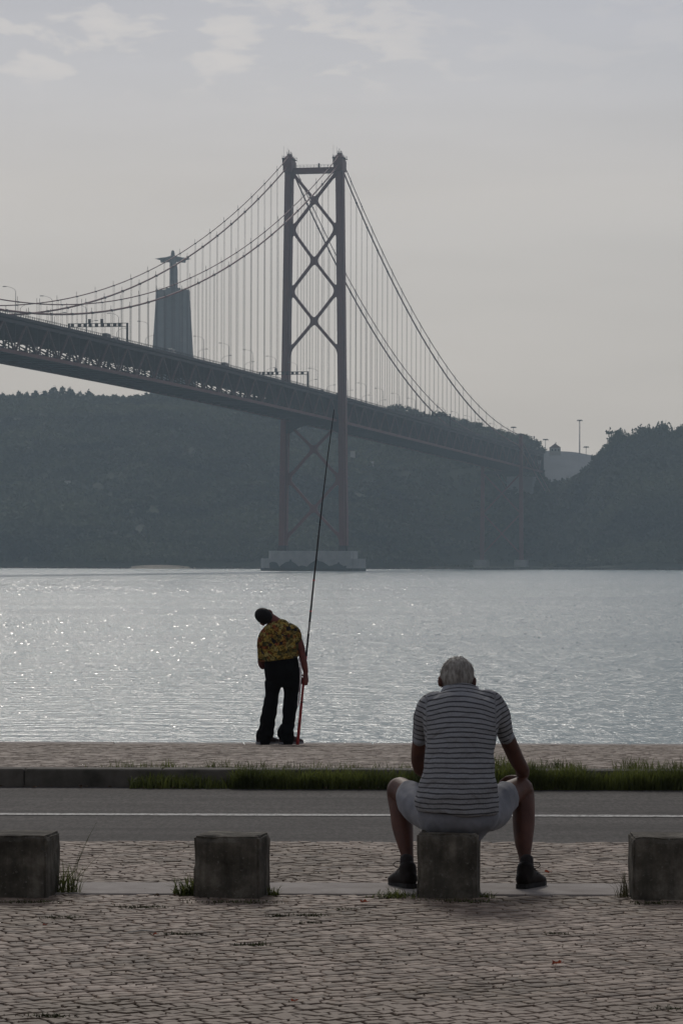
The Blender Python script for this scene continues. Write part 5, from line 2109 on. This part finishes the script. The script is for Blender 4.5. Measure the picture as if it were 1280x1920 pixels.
# trousers: seat + two loose legs bunched at the ankles
tp = [sweep([(h(528, 1285, 0.0), .165, .13), (h(530, 1276, 0.0), .188, .155), (h(529, 1258, 0.0), .198, .155), (h(528, 1243, 0.0), .194, .148), (h(529, 1234, 0.0), .185, .135)], seg=28, ck=(0.15, 0.7))]
LG = [(513, 1280, .100), (510, 1300, .080), (506.5, 1325, .084), (502.5, 1348, .088), (501.5, 1358, .086), (499, 1365, .082), (498, 1374, .098), (496, 1381, .088), (494, 1391, .072)]
RG = [(545, 1280, .100), (545.5, 1300, .084), (543.5, 1325, .082), (541.5, 1348, .072), (540.5, 1360, .070), (538, 1366, .084), (536, 1374, .098), (537.5, 1381, .082), (538, 1391, .070)]
for K in (LG, RG):
    tp.append(sweep([(h(a_, b_), r_, r_ * 1.05) for a_, b_, r_ in K], seg=20))
trs = fuse('trousers', tp, 0.007, MT['trousers'], ST, 2, disp=lambda c: (0.010 * mn.noise(Vector((c[0] * 10, c[1] * 10, c[2] * 16)))) * (1.6 if c[2] < 3.2 else 0.7))
for dx in (0.0, 2.2):
    pts = [h(560.3 + dx * 0.5, 1234, -.06), h(562.4 + dx, 1250, -.06), h(562.2 + dx, 1275, -.05), h(561.2 + dx * .6, 1298, -.04), h(559.0 + dx * .4, 1322, -.02)]
    v_, f_ = sweep([(p, .0045, .012) for p in pts], seg=8)
    MB().add(v_, f_).build('side_stripe', MT['piping'], trs, smooth=True)
# body
bb = [sweep([(c_, a_ - .03, b_ - .03) for c_, a_, b_ in tr], seg=20, sub=3)]
Rs = Matrix.Rotation(R(-58), 3, 'Y') @ Matrix.Rotation(R(12), 3, 'X')
hc2 = h(495.5, 1155.8, 0.03)
bb.append(sweep([(h(531, 1176, .01), .075, .07), (h(521, 1169, .02), .062, .062), (h(510, 1162, .03), .060, .064), (h(502, 1158, .03), .058, .064)], ref=(0, 1, 0), seg=16))
hp2, Th2 = skull(hc2, Rs, 1.04)
bb += hp2
bb.append(sweep([(h(498, 1195), .045, .05), (h(490, 1228, .02), .040, .048), (h(490, 1243, .05), .040, .044), (h(492.5, 1249, .08), .038, .040)], seg=14))
bb.append(sweep([(h(492.5, 1249, .08), .038, .040), (h(500, 1247, .18), .036, .034), (h(509, 1243, .27), .026, .024)], ref=(0, 0, 1), seg=14))
bb += hand_open(h(509, 1243, .27), (0.6, 0.35, -0.1), (0, 0.2, -1), -1, 1.0, 0.9)
bb.append(sweep([(h(549, 1186), .050, .055), (h(559, 1200), .046, .052), (h(564, 1214), .044, .048), (h(566.5, 1228, -.01), .040, .044), (h(570, 1244, -.02), .038, .038), (h(573.2, 1260, -.02), .029, .028)], seg=16))


def rodx(py):
    # photo column of the rod for a row
    ks = [(1400, 557.2), (1317, 565.2), (1275, 569.4), (1230, 573.9), (1146, 582.4), (1100, 587.0), (990, 598.7), (925, 606.0), (847, 615.4), (768, 626.2)]
    ks = ks[::-1]
    return float(np.interp(py, [a_ for a_, _ in ks], [b_ for _, b_ in ks]))


def rp(py, dY=-0.02):
    return h(rodx(py), py, dY)


ax_d = (rp(1250) - rp(1300)).normalized()
bb += hand_grip(h(573.6, 1262, -.02), rp(1277), ax_d, 0.0155, Vector((0.75, -0.6, 0)))
for K_ in (LG, RG):
    bb.append(sweep([(h(528 + (K_[0][0] - 528) * .7, 1262), .08, .08)] + [(h(a_, b_), r_ * .6, r_ * .6) for a_, b_, r_ in K_[:-1]], seg=12))
for sx, K in ((-1, (494, 1385)), (1, (538, 1385))):
    bb.append(sweep([(h(K[0], 1366), .045, .05), (h(K[0], 1388), .036, .042), (h(K[0], 1394), .036, .045)], seg=14))
stb = fuse('body', bb, 0.0075, MT['skin2'], ST, 1)
eyes(Th2, stb)
Tq = lambda x_, y_, z_: hc2 + Rs @ Vector((x_, y_, z_))
fuse('hair', [ball(Tq(0, -0.008, 0.012), (0.0885, 0.102, 0.104), Rs, 22), ball(Tq(0, -0.045, -0.020), (0.076, 0.060, 0.066), Rs, 18)], 0.007, MT['hair_dark'], ST, 2,
     disp=lambda c: 0.003 * mn.noise(Vector((c[0] * 50, c[1] * 50, c[2] * 50))))
for (px, yaw) in ((494, 48), (537, 50)):
    pa = h(px, 1392)
    shoe((pa.x, YM + 0.03), yaw, MT['shoe2'], MT['sole2'], ST, MT['lace'], 1.1, zg=zprom(YM) + 0.004, bow=False)

# ---- fishing rod
RD = empty('fishing_rod', rp(1399))
tag(RD, 'long upright fishing rod with red butt section held by the standing man', 'fishing rod')
o0 = rp(1399)


def rseg(name, y0, y1, r0, r1, m, n_=8):
    pts, rr = [], []
    for k in range(n_ + 1):
        y = y0 + (y1 - y0) * k / n_
        pts.append(rp(y) - o0)
        rr.append(r0 + (r1 - r0) * k / n_)
    return MB().tube(pts, rr, 10).build(name, m, RD, smooth=True)


rseg('butt_section', 1399, 1318, .0195, .0165, MT['rod_red'])
rseg('grip_section', 1318, 1229, .0150, .0125, MT['rod_red'])
rseg('lower_section', 1229, 1190, .0125, .0120, MT['rod_black'])
rseg('silver_section', 1190, 1165, .0120, .0118, MT['rod_grey'])
rseg('middle_section', 1165, 985, .0118, .0092, MT['rod_black'])
rseg('upper_section', 985, 768, .0088, .0048, MT['rod_black'], 14)
for y in (1146, 1229, 1088, 1165, 1190):
    rseg('ferrule', y + 1.2, y - 1.2, .0145, .0145, MT['rod_red'] if y in (1146, 1088) else MT['rod_black'], 1)
for (y, r_) in ((1356, .030), (1317, .030), (1088, .014), (985, .010), (900, .008), (830, .006)):
    c_ = rp(y) - o0
    ringp = []
    for k in range(13):
        a_ = 2 * math.pi * k / 12
        ringp.append(c_ + Vector((r_ * math.cos(a_) + (r_ * 0.3 if r_ < .02 else 0), r_ * math.sin(a_) * 0.8, 0.006 * math.cos(a_))))
    MB().tube(ringp, 0.0035 if r_ > .02 else .0025, 6, caps=False).build('guide_ring', MT['rod_black'], RD, smooth=True)


# ------------------------------------------------------------------ grass and weeds
def blades(n_, fpos, hmin, hmax, wmin, lean, seed):
    rs_ = np.random.RandomState(seed)
    V_, F_ = [], []
    for i in range(n_):
        x_, y_, z_, hs_ = fpos(rs_)
        L_ = rs_.uniform(hmin, hmax) * hs_
        a_ = rs_.rand() * 6.283
        w_ = wmin * rs_.uniform(0.7, 1.5)
        ln = lean * rs_.uniform(0.2, 1.4)
        dx, dy = math.cos(a_) * ln, math.sin(a_) * ln
        wx, wy = -math.sin(a_) * w_, math.cos(a_) * w_
        if abs(wx) < w_ * 0.4:
            wx = w_ * 0.4
        b0 = len(V_)
        for t_, k_ in ((0, 1.0), (0.45, 0.85), (0.8, 0.5), (1.0, 0.08)):
            cx_, cy_, cz_ = x_ + dx * L_ * t_ ** 2, y_ + dy * L_ * t_ ** 2, z_ + L_ * (t_ - 0.35 * ln * t_ ** 3)
            V_ += [(cx_ - wx * k_, cy_ - wy * k_, cz_), (cx_ + wx * k_, cy_ + wy * k_, cz_)]
        for s__ in range(3):
            c0 = b0 + 2 * s__
            F_.append((c0, c0 + 1, c0 + 3, c0 + 2))
    return V_, F_


X0G = at(330, 1460, 24.2).x


def fverge(rs_):
    while True:
        x_ = rs_.uniform(X0G - 0.35, 4.6)
        dn = mn.noise(Vector((x_ * 1.3, 2.0, 0))) * 0.5 + mn.noise(Vector((x_ * 5, 7.0, 0))) * 0.3
        hs_ = (0.85 + 0.5 * dn) * (1.0 if x_ < 0.8 else 1.22)
        if x_ < X0G + 0.4:
            if rs_.rand() > 0.35:
                continue
            hs_ *= 0.7
        if rs_.rand() < 0.75 + dn:
            return x_, Y_K0 - rs_.rand() ** 1.5 * 0.20, ZG - 0.015, hs_


def fverge2(rs_):
    while True:
        x_ = rs_.uniform(X0G - 0.7, 4.6)
        dn = mn.noise(Vector((x_ * 1.3, 2.0, 0))) * 0.6 + mn.noise(Vector((x_ * 4, 7.0, 0))) * 0.5
        k_ = 1.0 if x_ > 1.1 else 0.25
        if rs_.rand() < (0.35 + dn) * k_ + 0.08:
            return x_, Y_K0 + 0.22 + rs_.rand() * 0.12, ZK - 0.02, 0.65 + 0.6 * dn + (0.25 if x_ > 1.1 else 0)


V1, F1 = blades(19000, fverge, 0.07, 0.215, 0.0030, 0.6, 21)
V2, F2 = blades(2300, fverge2, 0.04, 0.14, 0.0022, 0.8, 22)
vg = link('verge_grass', np_mesh('verge_grass', V1 + V2, F1 + [tuple(i_ + len(V1) for i_ in q_) for q_ in F2]), MT['grass'])
tag(vg, 'overgrown green grass hiding the raised kerb along the road', 'grass', kind='stuff')


def tuft(name, px, py, Y, n_, hmin, hmax, spread, m, lab, lean=0.7, seed=1, wmin=0.003, yspread=None, extra=None):
    c_ = at(px, py, Y)
    c_.z = ZG - 0.01
    ys_ = spread * 0.5 if yspread is None else yspread

    def fp(rs_):
        return rs_.randn() * spread, rs_.randn() * ys_, 0.0, 1.0
    V_, F_ = blades(n_, fp, hmin, hmax, wmin, lean, seed)
    if extra:
        for (dx, hh, curve, w_) in extra:
            g_ = MB().tube([(0.02, 0, 0), (dx * 0.35, 0, hh * 0.45), (dx * 0.75, 0.01, hh * 0.82), (dx, 0.01, hh)], [w_, w_ * .9, w_ * .6, w_ * .3], 4, caps=False)
            b0 = len(V_)
            V_ += g_.v
            F_ += [tuple(i_ + b0 for i_ in q_) for q_ in g_.f]
    o = link(name, np_mesh(name, V_, F_), m)
    o.location = c_
    tag(o, lab, 'weeds')
    return o


tuft('grass_tuft', 128, 1672, 16.62, 70, 0.05, 0.22, 0.035, MT['grass'], 'tall seeding grass clump beside the leftmost concrete block', 0.8, 3, 0.0026, None,
     [(0.14, 0.36, 0, .0016), (0.10, 0.29, 0, .0016), (0.06, 0.22, 0, .0014), (0.16, 0.20, 0, .0014)])
tuft('grass_tuft', 352, 1676, 16.55, 130, 0.04, 0.13, 0.035, MT['grass'], 'green grass clump against the left side of the empty block', 1.1, 4, 0.0034)
tuft('grass_tuft', 514, 1678, 16.55, 40, 0.03, 0.075, 0.015, MT['grass'], 'small green tuft at the right foot of the empty block', 1.0, 5, 0.0026)
tuft('grass_tuft', 742, 1680, 16.45, 150, 0.025, 0.075, 0.055, MT['grass'], 'flat grass patch beneath the seated man\'s left shoe', 1.2, 6, 0.0026)
tuft('grass_tuft', 912, 1680, 16.45, 40, 0.02, 0.06, 0.018, MT['grass'], 'small weeds at the right foot of the seated man\'s block', 1.0, 7, 0.0026)
tuft('dry_weeds', 1168, 1672, 16.5, 46, 0.06, 0.17, 0.014, MT['grass_dry'], 'dry spiky weeds beside the rightmost concrete block', 0.6, 8, 0.0016)
tuft('dry_weeds', 805, 1577, 19.75, 30, 0.015, 0.05, 0.04, MT['grass_dry'], 'scruffy weeds on the road edge behind the seated man', 0.9, 9, 0.0026)
# weeds and moss in the joints of the setts
for k_, (px, py, w_, n_, lab) in enumerate(((270, 1702, .055, 90, 'low weeds in the paving in front of the empty block, left patch'), (116, 1721, .045, 60, 'brownish moss patch in front of the leftmost block'),
                                            (584, 1732, .025, 60, 'round green weed patch right of the empty block'), (575, 1717, .04, 50, 'thin line of weeds just above a round green patch'), (525, 1718, .025, 40, 'tiny weeds in the paving below the right corner of the empty block'),
                                            (655, 1706, .035, 50, 'green weeds in front of the seated man\'s left foot'), (90, 1906, .04, 60, 'dark moss patch at the bottom left of the paving'), (1045, 1752, .03, 40, 'faint green weeds in the paving right of the seated man'),
                                            (470, 1772, .045, 50, 'faint brown weeds in the paving below the empty block'), (335, 1752, .04, 50, 'thin mossy tufts left of a fallen pale twig'), (1250, 1892, .035, 40, 'dark moss tufts near the bottom right corner'), (860, 1690, .10, 120, 'dark moss line along the foot of the seated man\'s block'),
                                            (440, 1692, .10, 120, 'dark moss line along the foot of the empty block'), (60, 1692, .09, 110, 'dark moss line along the foot of the leftmost block'), (1230, 1694, .09, 110, 'dark moss line along the foot of the rightmost block'))):
    Y = (ZC - ZG) * F / (py - HOR - 0.0031 * (px - 640))
    c_ = at(px, py, Y)
    V_, F_ = blades(n_ * 2, lambda rs_: (rs_.randn() * w_, rs_.randn() * w_ * 0.35, 0.0, 1.0), 0.006, 0.024, 0.0022, 1.1, 60 + k_)
    o = link('paving_weeds', np_mesh('paving_weeds', V_, F_), MT['moss'])
    o.location = (c_.x, Y, ZG - 0.004)
    tag(o, lab, 'weeds')


# fallen leaves and a twig
def leaf_mesh(s_, seed):
    rs_ = random.Random(seed)
    v_ = [(0, 0, 0.006)]
    n_ = 14
    for k in range(n_):
        a_ = 2 * math.pi * k / n_
        r_ = s_ * (0.75 + 0.3 * math.cos(a_ * 5 + seed)) * rs_.uniform(0.8, 1.1)
        v_.append((r_ * math.cos(a_) * 1.35, r_ * math.sin(a_), 0.004 + abs(math.sin(a_ * 1.5 + seed)) * s_ * 0.75))
    f_ = [(0, k + 1, (k + 1) % n_ + 1) for k in range(n_)]
    g_ = MB().add(v_, f_)
    g_.tube([(s_ * 0.9, 0, 0.006), (s_ * 1.6, 0.004, 0.012)], 0.0012, 4)
    return g_.mesh('fallen_leaf')


for k_, (px, py, s_, mm, lab) in enumerate(((1042, 1812, .021, 'leaf', 'curled rust-red leaf lying alone on the setts at lower right'), (1026, 1640, .018, 'leaf', 'rusty leaf lying just right of the seated man\'s right shoe'),
                                            (293, 1684, .016, 'leaf_brown', 'curled brown leaf left of the empty block'), (330, 1684, .013, 'leaf_brown', 'small brown leaf close to the grass by the empty block'), (84, 1739, .010, 'leaf', 'tiny red-brown leaf below the leftmost block'),
                                            (682, 1696, .018, 'leaf', 'reddish leaf between the grass patch and green weeds'), (274, 1803, .010, 'leaf_brown', 'tiny dark leaf in the middle of the left paving'), (550, 1883, .013, 'leaf', 'dull red leaf near the bottom centre of the paving'),
                                            (290, 1757, .012, 'leaf', 'thin reddish leaf touching the pale twig'), (120, 1895, .010, 'leaf_brown', 'tiny brown leaf at the bottom left'), (845, 1712, .010, 'leaf_brown', 'tiny brown leaf in front of the seated man\'s block'))):
    Y = (ZC - ZG) * F / (py - HOR - 0.0031 * (px - 640))
    c_ = at(px, py, Y)
    o = link('fallen_leaf', leaf_mesh(s_, k_ + 1), MT[mm])
    o.location = (c_.x, Y, ZG + 0.006)
    o.rotation_euler = (R(14), 0, rnd.random() * 1.0 - 0.5)
    tag(o, lab, 'leaf')
# leaf litter in the gutter
g = MB()
for i in range(70):
    px = rnd.uniform(-20, 1300)
    Y = Y_K0 - rnd.uniform(0.03, 0.22)
    x_ = (px - 640) * Y / F
    s_ = rnd.uniform(0.010, 0.024)
    a_ = rnd.random() * 6.28
    ca, sa = math.cos(a_) * s_, math.sin(a_) * s_
    g.add([(x_ - ca, Y - sa, ZG - .004), (x_ + sa * .6, Y - ca * .6, ZG + .006), (x_ + ca, Y + sa, ZG - .002), (x_ - sa * .6, Y + ca * .6, ZG + .008)], [(0, 1, 2), (0, 2, 3)])
tag(g.build('leaf_litter', MT['leaf_brown']), 'dead leaves scattered in the gutter at the foot of the kerb', 'leaf litter', kind='stuff')
g = MB()
for i in range(900):
    Y = rnd.uniform(11.8, 19.6)
    x_ = rnd.uniform(-1.2, 1.2) * Y * 0.11
    s_ = rnd.uniform(0.002, 0.0065)
    a_ = rnd.random() * 6.28
    ca, sa = math.cos(a_) * s_, math.sin(a_) * s_
    g.add([(x_ - ca, Y - sa, ZG + .001), (x_ + sa, Y - ca, ZG + .001), (x_ + ca, Y + sa, ZG + .001), (x_ - sa, Y + ca, ZG + .001), (x_, Y, ZG + .002 + s_ * .9)], [(0, 1, 4), (1, 2, 4), (2, 3, 4), (3, 0, 4)])
tag(g.build('paving_grit', MT['leaf_brown']), 'specks of grit and dry debris scattered over the setts', 'grit', kind='stuff')
Y = (ZC - ZG) * F / (1752 - HOR)
a_, b_ = at(240, 1753, Y), at(290, 1748, Y + 0.03)
g = MB().tube([(a_.x, Y, ZG + .006), ((a_.x + b_.x) / 2, Y + .05, ZG + .010), (b_.x, Y + .03, ZG + .007)], [.0016, .0028, .002], 5)
tw = g.build('twig', MT['white'])
tag(tw, 'thin pale twig lying on the setts at lower left', 'twig')

# ------------------------------------------------------------------ haze
hz = MB().box((-1560, -60, -2.2), (1560, 2640, 260)).build('haze', None)
hm = bpy.data.materials.new('river_haze')
hm.use_nodes = True
t = hm.node_tree
for n in list(t.nodes):
    t.nodes.remove(n)
pv = N(t, 'ShaderNodeVolumePrincipled')
pv.inputs['Color'].default_value = (0.74, 0.89, 1.0, 1)
pv.inputs['Density'].default_value = 0.00016
pv.inputs['Anisotropy'].default_value = 0.2
mo = N(t, 'ShaderNodeOutputMaterial')
t.links.new(pv.outputs[0], mo.inputs['Volume'])
hz.data.materials.append(hm)
tag(hz, kind='stuff')
